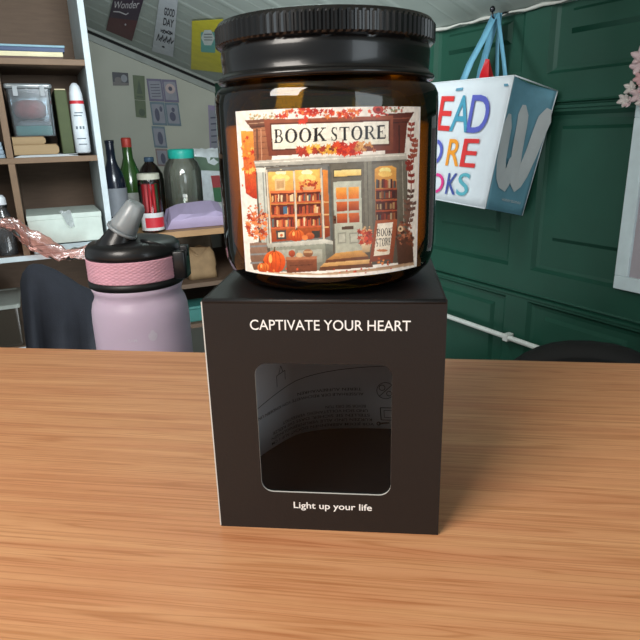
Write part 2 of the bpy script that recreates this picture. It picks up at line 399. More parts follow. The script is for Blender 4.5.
# facade
poly([(253, 126), (272, 124), (272, 162), (255, 162)], (176, 118, 84), (150, 92, 62))
for yy in (131, 137, 143, 149, 155): line((254, yy), (270, yy-1), .6, (120, 70, 48))
poly([(245, 120.5), (270, 118.5), (270, 126), (252, 129)], (128, 84, 66), (100, 62, 48)); line((247, 124), (270, 122), .9, (180, 140, 112)); line((250, 127), (270, 125.5), .8, (80, 50, 40))
line((257, 129), (258, 160), 2, (110, 72, 54)); line((261, 129), (262, 160), .8, (200, 150, 118))
poly([(385, 114), (414, 112), (407, 124), (404, 156), (385, 158)], (96, 46, 36), (112, 52, 40)); line((388, 119), (410, 118), 1.2, (140, 80, 62)); line((389, 123), (407, 122), .9, (60, 28, 24)); line((399, 125), (399, 155), 1.5, (70, 34, 28))
# sign
poly([(264, 119.5), (393, 115.5), (393, 150), (269, 156)], (150, 82, 58), (118, 58, 40)); poly([(270, 123.5), (390, 119.5), (390, 145.5), (272, 151)], (96, 46, 32))
poly([(271.5, 125), (388.5, 121.2), (388.5, 143.8), (273, 149.5)], (244, 242, 230), (236, 234, 214)); line((272, 133.5), (388, 129.5), .4, (214, 210, 196)); line((272, 141), (388, 137), .4, (214, 210, 196))
# serif capitals in a 1x1 cell: lists of (mode, polygon)
def oval(cx, cy, rx, ry, n=28): return [(cx+rx*math.cos(2*math.pi*i/n), cy+ry*math.sin(2*math.pi*i/n)) for i in range(n)]
def rect(x0, y0, x1, y1): return [(x0, y0), (x1, y0), (x1, y1), (x0, y1)]
SER = .07
GL = {
 'O': [('+', oval(.5, .5, .49, .53)), ('-', oval(.5, .5, .27, .45))],
 'B': [('+', oval(.52, .75, .33, .25)), ('+', oval(.54, .27, .41, .27)), ('+', rect(.10, 0, .55, 1)), ('-', oval(.50, .75, .17, .19)), ('-', oval(.50, .27, .24, .21)), ('-', rect(.34, .56, .5, .94)), ('-', rect(.34, .06, .5, .48)), ('+', rect(0, 0, .4, SER)), ('+', rect(0, 1-SER, .4, 1))],
 'K': [('+', rect(.10, 0, .34, 1)), ('+', [(.3, .42), (.78, .97), (.88, .97), (.38, .38)]), ('+', [(.38, .56), (.52, .68), (.98, .03), (.76, .03)]), ('+', rect(0, 0, .42, SER)), ('+', rect(0, 1-SER, .42, 1)), ('+', rect(.64, 0, 1.05, SER)), ('+', rect(.62, 1-SER, .98, 1))],
 'S': [('+', oval(.5, .74, .36, .27)), ('-', oval(.55, .74, .23, .20)), ('-', [(.52, .45), (1.0, .45), (1.0, .72), (.6, .78)]), ('+', oval(.5, .27, .40, .28)), ('-', oval(.45, .25, .25, .20)), ('-', [(.0, .28), (.35, .22), (.42, .56), (0, .56)]), ('+', [(.14, .72), (.34, .66), (.86, .36), (.80, .24), (.60, .34), (.22, .54)]), ('+', rect(.76, .70, .82, 1)), ('+', rect(.12, 0, .18, .32))],
 'T': [('+', rect(.38, 0, .62, 1)), ('+', rect(.0, 1-SER*1.3, 1, 1)), ('+', rect(.26, 0, .74, SER)), ('+', rect(0, .76, .07, 1)), ('+', rect(.93, .76, 1, 1))],
 'R': [('+', oval(.50, .74, .36, .26)), ('+', rect(.10, .5, .5, 1)), ('-', oval(.48, .74, .2, .2)), ('-', rect(.34, .54, .48, .94)), ('+', rect(.10, 0, .34, 1)), ('+', [(.42, .5), (.62, .52), (1.0, .03), (.8, .03)]), ('+', rect(0, 0, .42, SER)), ('+', rect(0, 1-SER, .4, 1)), ('+', rect(.78, 0, 1.05, SER))],
 'E': [('+', rect(.10, 0, .34, 1)), ('+', rect(0, 0, .92, SER*1.2)), ('+', rect(0, 1-SER*1.2, .86, 1)), ('+', rect(.12, .48, .62, .48+SER*1.2)), ('+', rect(.86, 0, .93, .28)), ('+', rect(.80, .74, .87, 1)), ('+', rect(.58, .38, .64, .64))],
}
def serif(ch, bl, br, tr, tl, c):
    """letter in a quad of apparent corner points"""
    q = [Vector(lab(*p)) for p in (bl, br, tr, tl)]; m = np.zeros((NY, NX), bool)
    for op, pts in GL[ch]:
        pp = []
        for x, y in pts:
            v = q[0]*(1-x)*(1-y)+q[1]*x*(1-y)+q[2]*x*y+q[3]*(1-x)*y; pp.append((v.x, v.y))
        k_ = inside(pp); m = (m | k_) if op == '+' else (m & ~k_)
    canvas[m] = c
def word(s, xs, top, bot, c):
    """xs: list of (x0,x1) per letter, top/bot: functions of x"""
    for ch, (a, b) in zip(s, xs): serif(ch, (a, bot(a)), (b, bot(b)), (b, top(b)), (a, top(a)), c)
tf = lambda x: 129.6-(x-275)*.041; bf = lambda x: 143.3-(x-275)*.043
word('BOOKSTORE', [(274.5, 283.5), (285, 297.5), (299, 311.5), (313, 326), (330.5, 338), (339.5, 349.5), (351, 362.5), (364, 375), (376.5, 386)], tf, bf, (28, 24, 26))
# beam and walls below
poly([(254, 161), (330, 156), (406, 153), (407, 160), (330, 163.5), (256, 168)], (206, 204, 192), (158, 158, 148)); line((255, 163), (405, 155), .8, (232, 230, 218)); line((256, 167), (406, 160), .9, (90, 88, 82))
poly([(256, 168), (330, 163.5), (407, 160), (408, 262), (330, 268), (260, 270)], (104, 98, 88), (86, 78, 66))
# left pilaster
poly([(257, 168.5), (265, 168), (269.5, 246), (262, 247)], (206, 212, 202), (178, 184, 172)); line((263, 170), (267, 244), 1, (140, 148, 142)); poly([(256, 168), (266, 167.5), (266, 172), (257, 172.5)], (226, 228, 216))
# bay window
poly([(266, 169), (329, 164), (332, 242), (270, 246)], (120, 122, 118))
def glow(pts, c, c2): poly(pts, c, c2, .06)
for pts, x0, x1 in (([(268, 172), (293, 170.5), (296, 240), (272, 242)], 270.5, 293.5), ([(295, 170.3), (320, 168.8), (322, 237.5), (297, 239.5)], 297, 319.5)):
    glow(pts, (255, 202, 104), (150, 58, 26))
poly([(322.5, 170), (327.5, 170), (330, 236), (325, 238)], (240, 150, 66), (130, 52, 28))
for cx in (281, 307): ell(cx, 172.5, 5.5, 3, (255, 246, 196)); ell(cx, 178, 9, 4, (255, 220, 130))
poly([(270, 191), (321, 189.5), (321.5, 192), (270, 193.5)], (222, 120, 66))
for (a0, a1) in ((193.5, 202), (205, 214.5), (217.5, 227)):
    poly([(271, a0), (294, a0-.8), (294.5, a1), (272, a1+.4)], (104, 36, 24)); poly([(297, a0-.9), (320.5, a0-2), (321, a1-1), (297, a1)], (92, 34, 24))
    books(272, 293.6, (a0+1, a1), (a0+.4, a1-.6)); books(297.4, 320, (a0+.3, a1-.6), (a0-.6, a1-1.6))
    line((271, a1+1.2), (294.5, a1+.4), 1.6, (206, 102, 62)); line((297, a1+.2), (321, a1-1), 1.6, (196, 92, 56)); line((324, a1), (329, a1), 1.2, (226, 180, 120))
poly([(283.5, 206.5), (287, 206.2), (287.3, 213.6), (283.8, 213.8)], (70, 110, 140))
poly([(275, 179), (285, 178.3), (285.4, 190), (275.4, 190.6)], (226, 196, 142)); poly([(276.6, 181), (283.8, 180.4), (284, 188), (277, 188.6)], (200, 160, 110))
leafs(24, 300, 316, 180, 189, [(196, 84, 46), (226, 130, 70), (170, 60, 36)], (1.5, 3.2)); poly([(302, 187), (315, 186.5), (313, 190), (304, 190.3)], (214, 170, 120))
for a, b in (((294, 169.5), (297, 240)), ((321, 168), (324, 239)), ((266.5, 170), (271, 244))): line(a, b, 1.7, (214, 206, 186))
line((268, 171.3), (321, 168.2), 1.6, (122, 118, 106)); line((329, 166), (332, 240), 2.4, (92, 96, 92))
poly([(276, 230.5), (286, 230), (286.4, 239), (277, 239.6)], (66, 66, 66)); poly([(278, 232.4), (284.4, 232), (284.6, 237), (278.6, 237.4)], (224, 212, 180)); ell(281.5, 235.2, 1.6, 1.4, (190, 90, 40))
poly([(312, 231), (320, 230.4), (320, 237.5), (312.5, 238)], (60, 58, 54))
def pumpkin(cx, cy, rx, ry, c=(238, 120, 48), c2=(172, 62, 26)):
    ell(cx, cy, rx, ry, c, c2)
    for q in (-.62, -.25, .15, .55):
        pts = [(cx+rx*q*math.cos(R(a)), cy-ry*math.sin(R(a))*.96) for a in range(-80, 81, 16)]
        for i in range(len(pts)-1): line(pts[i], pts[i+1], .7, (176, 66, 28))
    ell(cx-rx*.35, cy-ry*.3, rx*.16, ry*.4, (252, 176, 96)); line((cx, cy-ry*.9), (cx+.3, cy-ry*1.3), 1.4, (92, 70, 40))
pumpkin(296.5, 235.4, 8, 6); ell(310, 236, 4.5, 3.5, (214, 108, 56), (160, 66, 36)); ell(305, 237.5, 3, 2.6, (228, 130, 70))
poly([(268, 243.5), (325, 239), (333, 241), (333, 245), (325, 243.5), (268, 248)], (212, 214, 202), (160, 162, 150))
poly([(270, 248), (325, 243.5), (327, 270), (272, 272)], (150, 156, 142), (112, 110, 96)); poly([(325, 243.5), (333, 244.5), (334, 266), (327, 269)], (122, 128, 118), (84, 80, 70))
for a, b in ((274, 295), (298, 322)): poly([(a, 250.5), (b, 249), (b+.5, 262), (a+.5, 264)], (176, 180, 166), (140, 138, 122))
# barrel with foliage and pumpkins
ell(258.5, 247, 8.5, 5, (120, 112, 102)); poly([(250, 243), (267, 242.4), (268, 258), (266, 269), (254, 270), (250.5, 258)], (150, 122, 104), (110, 78, 60))
for yy in (246.5, 254.5, 263): line((250.5, yy), (267.6, yy-.8), 1.8, (132, 134, 134))
leafs(110, 247.5, 267, 213, 238, [(206, 92, 46), (226, 130, 76), (176, 62, 36), (236, 160, 110), (150, 60, 40)], (1.2, 3.2))
for x in (250, 256, 262): line((257, 222), (x, 205+abs(x-256)*.6), .8, (190, 100, 66)); leafs(4, x-1.5, x+1.5, 204, 212, [(206, 120, 80)], (1, 1.8))
pumpkin(274.5, 262, 11.2, 11.5, (240, 110, 40), (184, 56, 20)); pumpkin(263.5, 267.5, 6, 5, (242, 140, 62), (200, 84, 30))
poly([(286, 257), (317, 256), (317, 271), (287, 273)], (146, 86, 58), (104, 56, 36)); poly([(286, 257), (317, 256), (317, 259), (286, 260)], (176, 116, 82)); poly([(289.5, 262), (313.5, 261), (313.5, 268.5), (290, 270)], (120, 68, 46)); line((290, 265.6), (313, 264.6), .6, (84, 44, 30))
ell(292, 253.5, 3.4, 3.4, (186, 88, 56), (140, 56, 34)); ell(299.5, 255, 3.6, 2.4, (204, 176, 136)); ell(308, 253, 5, 4, (164, 116, 84), (120, 76, 50)); poly([(303.5, 251), (312.5, 250.6), (312.2, 252.6), (303.8, 253)], (196, 158, 118))
# door bay
poly([(331, 164), (363, 161.5), (365, 258), (336, 261)], (112, 108, 96), (98, 90, 76)); poly([(333, 169.5), (361.5, 168), (361.8, 176), (333.3, 178)], (86, 80, 68)); poly([(334, 170.5), (360.8, 169), (361, 175), (334.3, 176.8)], (250, 232, 160), (240, 202, 116))
poly([(332.5, 182), (361.5, 180.5), (363, 250), (335, 253.5)], (196, 202, 186), (176, 178, 160)); line((332.6, 182), (335, 253), 1, (110, 110, 100)); line((361.5, 181), (363, 250), 1, (100, 98, 88))
for (c0, c1, d0, d1) in ((336, 346.6, 187.6, 199.5), (336.3, 346.9, 202, 211.5), (336.6, 347.1, 213.5, 223.2)):
    for dx in (0, 12.2):
        poly([(c0+dx, d0-dx*.05), (c1+dx*.98, d0-.5-dx*.05), (c1+.3+dx*.98, d1-.6-dx*.05), (c0+.3+dx, d1-dx*.05)], (250, 180, 82) if d0 < 195 else (214, 112, 56), (222, 118, 48) if d0 < 195 else (150, 62, 36))
poly([(341.5, 226.6), (353.5, 226), (353.6, 229.2), (341.8, 229.8)], (84, 62, 48)); poly([(332.8, 215.5), (336, 215.3), (336.4, 223.5), (333.2, 223.8)], (92, 60, 42)); ell(334.8, 219.8, .9, .9, (30, 22, 18))
for a, b in ((337.5, 346), (349, 358.5)): poly([(a, 232.6), (b, 232), (b+.4, 243), (a+.4, 243.8)], (150, 152, 138)); poly([(a+1.4, 234), (b-1.2, 233.6), (b-.8, 241.6), (a+1.8, 242.2)], (186, 188, 172))
# steps
poly([(336, 253), (362, 250), (368, 256), (326, 260)], (214, 164, 96), (172, 118, 66)); poly([(326, 260), (368, 256), (369, 259), (325, 263)], (112, 70, 46)); poly([(324, 263), (370, 259), (372, 263), (320, 267)], (226, 184, 122), (190, 140, 84)); poly([(320, 267), (372, 263), (373, 267), (319, 271)], (104, 66, 44))
# right window
poly([(371.5, 164), (399, 162), (400, 236), (373.5, 238)], (120, 116, 104), (98, 92, 80)); poly([(374.5, 169), (379, 166.5), (392, 165.8), (396, 168), (397, 236), (376, 238)], (238, 176, 84), (96, 36, 22)); ell(385, 170.5, 6, 3.2, (255, 236, 150)); ell(385, 174, 7, 3, (248, 204, 110))
books(376, 396, (178, 188), (178, 188), .8)
for y0_ in (189.5, 200.5, 211, 221):
    poly([(375.5, y0_), (396.8, y0_-1), (397, y0_+9), (376, y0_+10)], (84, 32, 22)); books(376.5, 396.5, (y0_+2, y0_+9), (y0_+1, y0_+8), .72); line((375.5, y0_+.2), (396.8, y0_-.8), 1.5, (168, 78, 46))
poly([(363.5, 161.5), (371.5, 161), (373, 252), (365.5, 253)], (136, 134, 120), (104, 98, 82)); line((367, 162), (369, 250), .8, (92, 88, 78))
poly([(398.5, 160.4), (406, 160), (407, 240), (400.5, 242)], (116, 112, 100), (92, 86, 72)); line((402, 161), (404, 240), .8, (160, 154, 140))
# plants, pot, A-board
poly([(396, 240), (412, 232), (413.5, 264), (398, 266)], (96, 60, 46), (72, 46, 34)); leafs(60, 396, 412.5, 222, 246, [(120, 66, 46), (150, 86, 60), (84, 50, 38), (176, 110, 80)], (1.2, 3)); ell(400.3, 228.8, 2.8, 3, (226, 196, 156)); ell(400.3, 228.8, 1.1, 1.2, (70, 44, 34))
poly([(361, 243), (371, 242.4), (369.6, 252), (362.6, 252.6)], (224, 206, 172), (180, 150, 112)); leafs(46, 358.5, 372.5, 230.5, 243.5, [(178, 60, 36), (206, 86, 50), (140, 44, 30), (220, 130, 90)], (1.4, 3.2)); ell(366, 238.4, 2.2, 2, (214, 80, 56))
leafs(10, 362, 370, 226, 232, [(206, 170, 120)], (.8, 1.8))
poly([(375.5, 220.5), (396, 219), (397, 222), (392.5, 263), (390.8, 263), (389, 259), (371, 262), (370.5, 265), (368.8, 265)], (166, 88, 52), (124, 60, 36)); poly([(377.6, 223.6), (392.8, 222), (389.2, 254), (373.6, 256)], (244, 238, 220), (232, 222, 200))
word('BOOK', [(376.8, 380.2), (380.6, 384.0), (384.4, 387.8), (388.1, 391.6)], lambda x: 229.2-(x-376)*.10, lambda x: 236.6-(x-376)*.10, (34, 28, 28))
word('STORE', [(375.6, 378.2), (378.6, 381.4), (381.7, 384.8), (385, 388), (388.3, 390.8)], lambda x: 239.0-(x-375)*.10, lambda x: 246.6-(x-375)*.10, (34, 28, 28))
ell(382, 250.4, 5.6, 1.3, (196, 124, 84)); leafs(8, 376, 390, 258, 265, [(200, 90, 40), (226, 140, 70)], (1.2, 2))
# pavement and garlands
poly([(250, 271.5), (320, 273.5), (375, 268), (413, 262), (414, 265), (375, 271), (330, 275), (252, 274)], (176, 140, 108), (214, 190, 160)); leafs(16, 262, 395, 268, 274, [(214, 80, 40), (190, 60, 34), (226, 130, 60)], (.9, 1.9))
leafs(34, 250, 276, 113, 119, [(190, 180, 140), (160, 150, 110), (210, 170, 120)], (.8, 1.8))
RED = [(200, 56, 40), (222, 88, 52), (176, 44, 36), (230, 130, 70), (206, 70, 56)]
leafs(85, 276, 388, 110, 117, RED, (1.4, 3.6)); leafs(14, 286, 312, 108, 113, RED, (2, 4)); leafs(8, 300, 308, 116, 123, [(212, 64, 44)], (2, 3.2))
leafs(24, 384, 404, 106, 112, [(140, 140, 100), (180, 90, 70), (110, 120, 90)], (.9, 2)); ell(378, 109.5, 5.5, 4.5, (206, 74, 50), (160, 40, 36)); ell(378, 109.5, 2.4, 2, (120, 30, 30))
leafs(26, 298, 310, 148, 155, [(170, 50, 36), (196, 76, 48)], (2, 3.6)); leafs(30, 308, 336, 146, 153, [(236, 170, 60), (226, 140, 56), (244, 196, 84), (170, 60, 40)], (2.2, 4)); leafs(44, 334, 360, 143, 154, [(206, 52, 28), (226, 80, 36), (180, 40, 28)], (2.4, 4.6)); leafs(22, 356, 374, 142, 151, [(206, 140, 76), (180, 100, 60), (226, 170, 100)], (1.8, 3.4))
# trailing vines on the right margin
def vine(pts, c):
    for i in range(len(pts)-1): line(pts[i], pts[i+1], .7, c)
    for i in range(len(pts)-1):
        for q in (.1, .55):
            x = pts[i][0]+(pts[i+1][0]-pts[i][0])*q; y = pts[i][1]+(pts[i+1][1]-pts[i][1])*q
            for sgn in (-1, 1):
                ex, ey = x+sgn*3.4, y-4.4; px_, py_ = (ey-y)*.34, -(ex-x)*.34
                poly([(x, y), ((x+ex)/2+px_, (y+ey)/2+py_), (ex, ey), ((x+ex)/2-px_, (y+ey)/2-py_)], c)
vine([(411.5, 125), (410, 137), (415, 146), (411, 158), (410, 168), (408, 174)], (150, 62, 50)); vine([(416, 142), (414, 152), (413, 162)], (164, 84, 64)); vine([(408, 164), (411, 176), (411, 190)], (140, 50, 42))
vine([(411, 192), (409, 204), (408.5, 218)], (92, 66, 58)); vine([(413, 204), (411, 216), (408, 228)], (110, 80, 70)); vine([(406.5, 202), (407, 214), (406, 224)], (120, 88, 74))
# white margins
for m_ in (XM < .9, XM > LW*1000-.9, YM < .7): canvas[m_] = (243, 240, 232)
# watercolour mottling of the print
g = rng.random((NY//6+2, NX//6+2)); gy = YY/6; gx = XX/6; iy = gy.astype(int); ix = gx.astype(int); fy = gy-iy; fx = gx-ix
mott = g[iy, ix]*(1-fy)*(1-fx)+g[iy+1, ix]*fy*(1-fx)+g[iy, ix+1]*(1-fy)*fx+g[iy+1, ix+1]*fy*fx
canvas *= (1+.12*(mott-.5))[..., None]
canvas = np.clip(canvas, 0, 255)/255
lin = np.where(canvas <= .04045, canvas/12.92, ((canvas+.055)/1.055)**2.4)
ph = PH0+(PH1-PH0)*np.arange(NX)/(NX-1); rr_ = JR+.0001
vx = np.tile(rr_*np.sin(ph), (NY, 1)); vy = np.tile(-rr_*np.cos(ph), (NY, 1)); vz = np.repeat((LZ0-JZ+LH*np.arange(NY)/(NY-1))[:, None], NX, 1)
vs = np.stack([vx, vy, vz], -1).reshape(-1, 3)
ii = (np.arange(NY-1)[:, None]*NX+np.arange(NX-1)[None]).reshape(-1)
qs = np.stack([ii, ii+1, ii+NX+1, ii+NX], 1)
me = bpy.data.meshes.new('label'); me.vertices.add(len(vs)); me.vertices.foreach_set('co', vs.ravel()); me.loops.add(len(qs)*4); me.loops.foreach_set('vertex_index', qs.ravel())
me.polygons.add(len(qs)); me.polygons.foreach_set('loop_start', np.arange(len(qs))*4); me.polygons.foreach_set('loop_total', np.full(len(qs), 4)); me.polygons.foreach_set('use_smooth', np.ones(len(qs), bool)); me.update(calc_edges=True)
ca = me.color_attributes.new('print', 'FLOAT_COLOR', 'POINT'); ca.data.foreach_set('color', np.concatenate([lin.reshape(-1, 3), np.ones((NX*NY, 1))], 1).ravel().astype(np.float32))
me.materials.append(vcol_mat('printed_label', .38)); lo = bpy.data.objects.new('label', me); COL.objects.link(lo); lo.parent = jar
# clean paper backing so the sticker has a white back seen through the glass
rows = [[((JR+.00004)*math.sin(p_), -(JR+.00004)*math.cos(p_), z) for p_ in np.linspace(PH0, PH1, 60)] for z in (LZ0-JZ, LZ1-JZ)]
MB().loft(rows, 0, False, True).build('label_backing', mat('label_paper', (225, 222, 214), .7), jar, fix=False)

exec_room = True
# ------------------------------------------------------------------ ROOM SHELL
EAVE, SLOPE = .36, math.atan(.39)
DS = Vector((-GR.Y.x*math.cos(SLOPE), -GR.Y.y*math.cos(SLOPE), math.sin(SLOPE)))   # up the roof slope, away from the green wall
DN = GR.X.cross(DS); DN = DN if DN.z < 0 else -DN                                     # into the room
def CE(a, b, h=0): return CORNER+Vector((0, 0, EAVE))+GR.X*a+DS*b+DN*h
def ceil_ab(px, py, h=0):
    o = CE(0, 0, h); d = ray(px, py); P = CAM+d*((o-CAM).dot(DN)/d.dot(DN)); P = P-o; return P.dot(GR.X), P.dot(DS)
def rel(v): return tuple(v-CORNER)
wall_m = mat('cream_wall_paint', (176, 178, 166), .85, vary=.04, scale=8, bump=.1, bscale=60)
ceil_m = mat('ribbed_ceiling_sheet', (158, 168, 162), .5, vary=.08, scale=6)
green_m = mat('dark_green_paint', (19, 70, 54), .55, vary=.08, scale=14, bump=.15, bscale=120)
dark_gap = mat('dark_gap', (20, 20, 20), .9)
steel_trim = mat('grey_trim', (140, 146, 140), .5)
# back wall, its top following the roof
def roof_z(P): return EAVE+max(0, -(P-CORNER).dot(GR.Y))*math.tan(SLOPE)
pts = [(-2.0, -TABLE_Z), (.03, -TABLE_Z), (.03, EAVE), (0, EAVE), (-2.0, roof_z(BK.P(-2.0, 0, 0))+.01)]
mb = MB(); mb.prism(pts, 0, .05); tag(mb.build('wall_back', wall_m, None, CORNER, BK.ang), kind='structure')
# ceiling of ribbed sheets running down to the green wall
prof = []
a_ = -.05
while a_ < 3.6:
    prof += [(a_, 0), (a_+.070, 0), (a_+.075, .0006), (a_+.080, 0), (a_+.125, 0), (a_+.136, .0016), (a_+.152, .0016), (a_+.162, 0)]; a_ += .163
L_ = 2.1
rows = [[rel(CE(a, -.03, h)) for a, h in prof], [rel(CE(a, L_, h)) for a, h in prof]]
mb = MB(); mb.loft(rows, 0, False, False)
rows = [[rel(CE(a, -.03, -.03)) for a in (-.05, 3.6)], [rel(CE(a, L_, -.03)) for a in (-.05, 3.6)]]; mb.loft(rows, 0, False, False)
tag(mb.build('ceiling', ceil_m, None, CORNER), kind='structure')
# gable trim along the back wall: dark line over a pale strip
g0 = math.atan(.39*math.cos(R(5)))
def gable(z0, z1, y0, y1, name, m):
    pts = []
    for x in (.0, -2.0): pts.append((x, roof_z(BK.P(x, 0, 0))))
    q = [(pts[0][0], pts[0][1]+z0), (pts[0][0], pts[0][1]+z1), (pts[1][0], pts[1][1]+z1), (pts[1][0], pts[1][1]+z0)]
    tag(MB().prism(q, y0, y1).build(name, m, None, CORNER, BK.ang), kind='structure')
gable(-.044, -.020, -.012, 0.001, 'trim_1', steel_trim); gable(-.020, -.009, -.010, 0.001, 'trim_2', dark_gap); gable(-.009, .002, -.022, 0.001, 'trim_4', steel_trim)
# pale eave strip between ceiling and green wall
eave = mat('pale_eave_strip', (196, 198, 190), .5, bump=.4, bscale=40)
mb = MB(); mb.tube([(-.0+.02*i, -.006, EAVE-.003+.0015*math.sin(i*1.7)) for i in range(176)], [.0028+.001*math.sin(i*.9) for i in range(176)], 8)
tag(mb.build('trim_3', eave, None, CORNER, GR.ang), kind='structure')
# green panelled wall
mb = MB(); GX0, GX1 = -.02, 3.5
mb.add([(GX0, 0, -TABLE_Z), (GX1, 0, -TABLE_Z), (GX1, 0, EAVE+.01), (GX0, 0, EAVE+.01), (GX0, .05, -TABLE_Z), (GX1, .05, -TABLE_Z), (GX1, .05, EAVE+.01), (GX0, .05, EAVE+.01)], [(4, 5, 6, 7), (3, 2, 6, 7)])
# front surface as a grid of rails and moulded panels
xs_p = [1.735+.325*k_ for k_ in range(-5, 6) if GX0 < 1.735+.325*k_ and 1.735+.325*k_+.265 < GX1]
secs = [.182-.38*k_ for k_ in range(-1, 4)]
def quad(x0, x1, z0, z1, y=0): mb.add([(x0, y, z0), (x1, y, z0), (x1, y, z1), (x0, y, z1)], [(0, 1, 2, 3)])
px_edges = [GX0]
for x in xs_p: px_edges += [x, x+.265]
px_edges.append(GX1)
for S in secs:
    zt, zb = min(S-.014, EAVE+.01), max(S-.326, -TABLE_Z+.01)
    zbb = S-.38
    quad(GX0, GX1, max(zbb+.006, -TABLE_Z), zb)                       # rail under the panels
    if S+0 < EAVE: 
        mb.loft([[(GX0, y, z), (GX1, y, z)] for y, z in ((0, S-.014), (0, S-.010), (-.003, S-.008), (-.003, S-.003), (.004, S-.001), (.004, S+.001), (-.003, S+.003), (0, S+.006))], 0, False, False)
    for i in range(0, len(px_edges)-1, 2): quad(px_edges[i], px_edges[i+1], zb, zt)     # stiles
    for x in xs_p:
        steps = [(0, 0, 0, 0), (.006, .007, .006, .009), (.014, .014, .012, .011), (.040, .026, .066, .011), (.046, .032, .074, .003)]
        rws = []
        for ix, it, ib, y in steps:
            x0, x1 = x+ix, x+.265-ix; z1 = zt-it; z0 = zb+ib
            rws.append([(x0, y, z0), (x1, y, z0), (x1, y, z1), (x0, y, z1)])
        mb.loft(rws, 0, True, False); mb.add(rws[-1], [(0, 1, 2, 3)])
tag(mb.build('wall_right', green_m, None, CORNER, GR.ang), kind='structure')
# floor
flo = mat('grey_floor', (92, 84, 76), .8)
o = MB().box(-3.2, 2.6, -2.6, 3.4, -.05, 0).build('floor', flo, None, (0, 0, -TABLE_Z)); tag(o, kind='structure')

# ------------------------------------------------------------------ helpers for the back of the room
def bp(px, py, off):
    x, z = BK.at(px, py, off); return x, z
def sc(px, py, off):
    d = ray(px, py); t = ((CORNER-CAM).dot(BK.Y)+off)/d.dot(BK.Y); return t/F_PX
def bloc(x, off, z): return BK.P(x, off, z)
BA = BK.ang

# ------------------------------------------------------------------ posters and cards
def ceil_quad(corners, h=-.0):
    return [CE(*ceil_ab(*c, .0055), .0055) for c in corners]       # on the face of the ribs
def flat_sheet(name, P4, mats, paint, label, cat, group=None, th=.0006, n=1):
    """thin rectangular sheet with corners P4 (bl, br, tr, tl); paint(mb, fn) adds printed shapes, fn(u,v)->point just proud of it"""
    o0 = P4[0]; nn = (P4[1]-P4[0]).cross(P4[3]-P4[0]).normalized(); nn = nn if nn.dot(CAM-o0) > 0 else -nn
    def fn(u, v, d=1): return tuple((P4[0]*(1-u)*(1-v)+P4[1]*u*(1-v)+P4[2]*u*v+P4[3]*(1-u)*v) + nn*(th+.0004*d) - o0)
    root = thing(name, label, cat, o0, 0, group)
    mb = MB(); a = [tuple(p-o0) for p in P4]; b = [tuple(p-o0+nn*th) for p in P4]
    mb.add(b, [(0, 1, 2, 3)]); mb.add(a, [(3, 2, 1, 0)]); mb.loft([a, b], 0, True, False); mb.build('sheet', mats[0], root)
    mb = MB(); paint(mb, fn)
    if mb.v: mb.build('print', mats[1:], root, fix=False)
    return root
def P2(mb, pts, fn, m, d=1): mb.add([fn(p[0], p[1], d) for p in pts], [tuple(range(len(pts)))], m)
ov = lambda cx, cy, rx, ry, n=18: [(cx+rx*math.cos(2*math.pi*i/n), cy+ry*math.sin(2*math.pi*i/n)) for i in range(n)]
ink_d = mat('dark_print', (44, 46, 56), .6); ink_w = mat('pale_print', (206, 204, 208), .6)
def extend(a, b, q): return (a[0]+(b[0]-a[0])*q, a[1]+(b[1]-a[1])*q)
def paint_w(mb, fn):
    P2(mb, [(0, .30), (1, .42), (1, 1), (0, 1)], fn, 1)
    put_text(mb, 'Wonder', lambda u, v: fn(.06+.84*u, .50+.13*v+.12*u, 2), 0)
    stroke2(mb, [(.1, .44), (.3, .47), (.55, .46), (.62, .50)], .02, lambda u, v: fn(u, v, 2), 0); P2(mb, ov(.62, .28, .03, .02), fn, 0, 2)
pc = ceil_quad([(106, 30), (132, 41), (149, -20), (119, -24)])
flat_sheet('poster', pc, [mat('maroon_poster', (86, 34, 42), .55), ink_w, mat('plum_print', (54, 34, 58), .55)], paint_w, 'maroon and plum poster with pale handwriting on the sloping ceiling', 'poster', 'sheets taped to the sloping ceiling')
def paint_s(mb, fn):
    for s_, v0, h_, u0, u1 in (('GOOD', .74, .11, .34, .90), ('DAY', .58, .12, .36, .90)):
        put_text(mb, s_, lambda u, v: fn(u0+(u1-u0)*u, v0+h_*v, 1), 0, .03)
    for k_ in range(3): stroke2(mb, [(.28+.1*i, .46+.03*math.sin(i*2.4+k_*2)+.01*k_) for i in range(7)], .018, lambda u, v: fn(u, v, 1), 0)
    for k_ in range(4): stroke2(mb, [(.14+.2*k_, .26), (.22+.2*k_, .40), (.26+.2*k_, .28), (.36+.2*k_, .35)], .035, lambda u, v: fn(u, v, 1), 0)
    P2(mb, ov(.5, .17, .07, .02), fn, 0)
pc = ceil_quad([(152, 51), (173, 57), (178, -2), (160, -6)])
flat_sheet('poster', pc, [mat('white_poster', (188, 194, 200), .55), ink_d], paint_s, 'narrow white poster with black brush lettering on the sloping ceiling', 'poster', 'sheets taped to the sloping ceiling')
def paint_y(mb, fn):
    P2(mb, rrect(.30, .74, .44, .82, .03), fn, 0, 1); P2(mb, ov(.52, .72, .21, .155, 6), fn, 1, 2)
    for v0 in (.68, .73, .78): P2(mb, [(.40, v0), (.66, v0), (.66, v0+.012), (.40, v0+.012)], fn, 2, 3)
pc = ceil_quad([(191, 69), (225, 73), (223, 19), (192, 21)])
flat_sheet('poster', pc, [mat('yellow_poster', (206, 196, 44), .5), mat('teal_print', (96, 168, 160), .5), mat('white_print', (206, 216, 214), .5), ink_d], paint_y, 'yellow poster with a teal and white badge on the sloping ceiling', 'poster', 'sheets taped to the sloping ceiling')
def wall_card(cs, cols, paint, label, cat='card', group='cards pinned on the cream wall'):
    P4 = [BK.P(*[bp(*c, -.003)[0], -.003, bp(*c, -.003)[1]]) for c in cs]
    flat_sheet('wall_card', P4, cols, paint, label, cat, group, .0008)
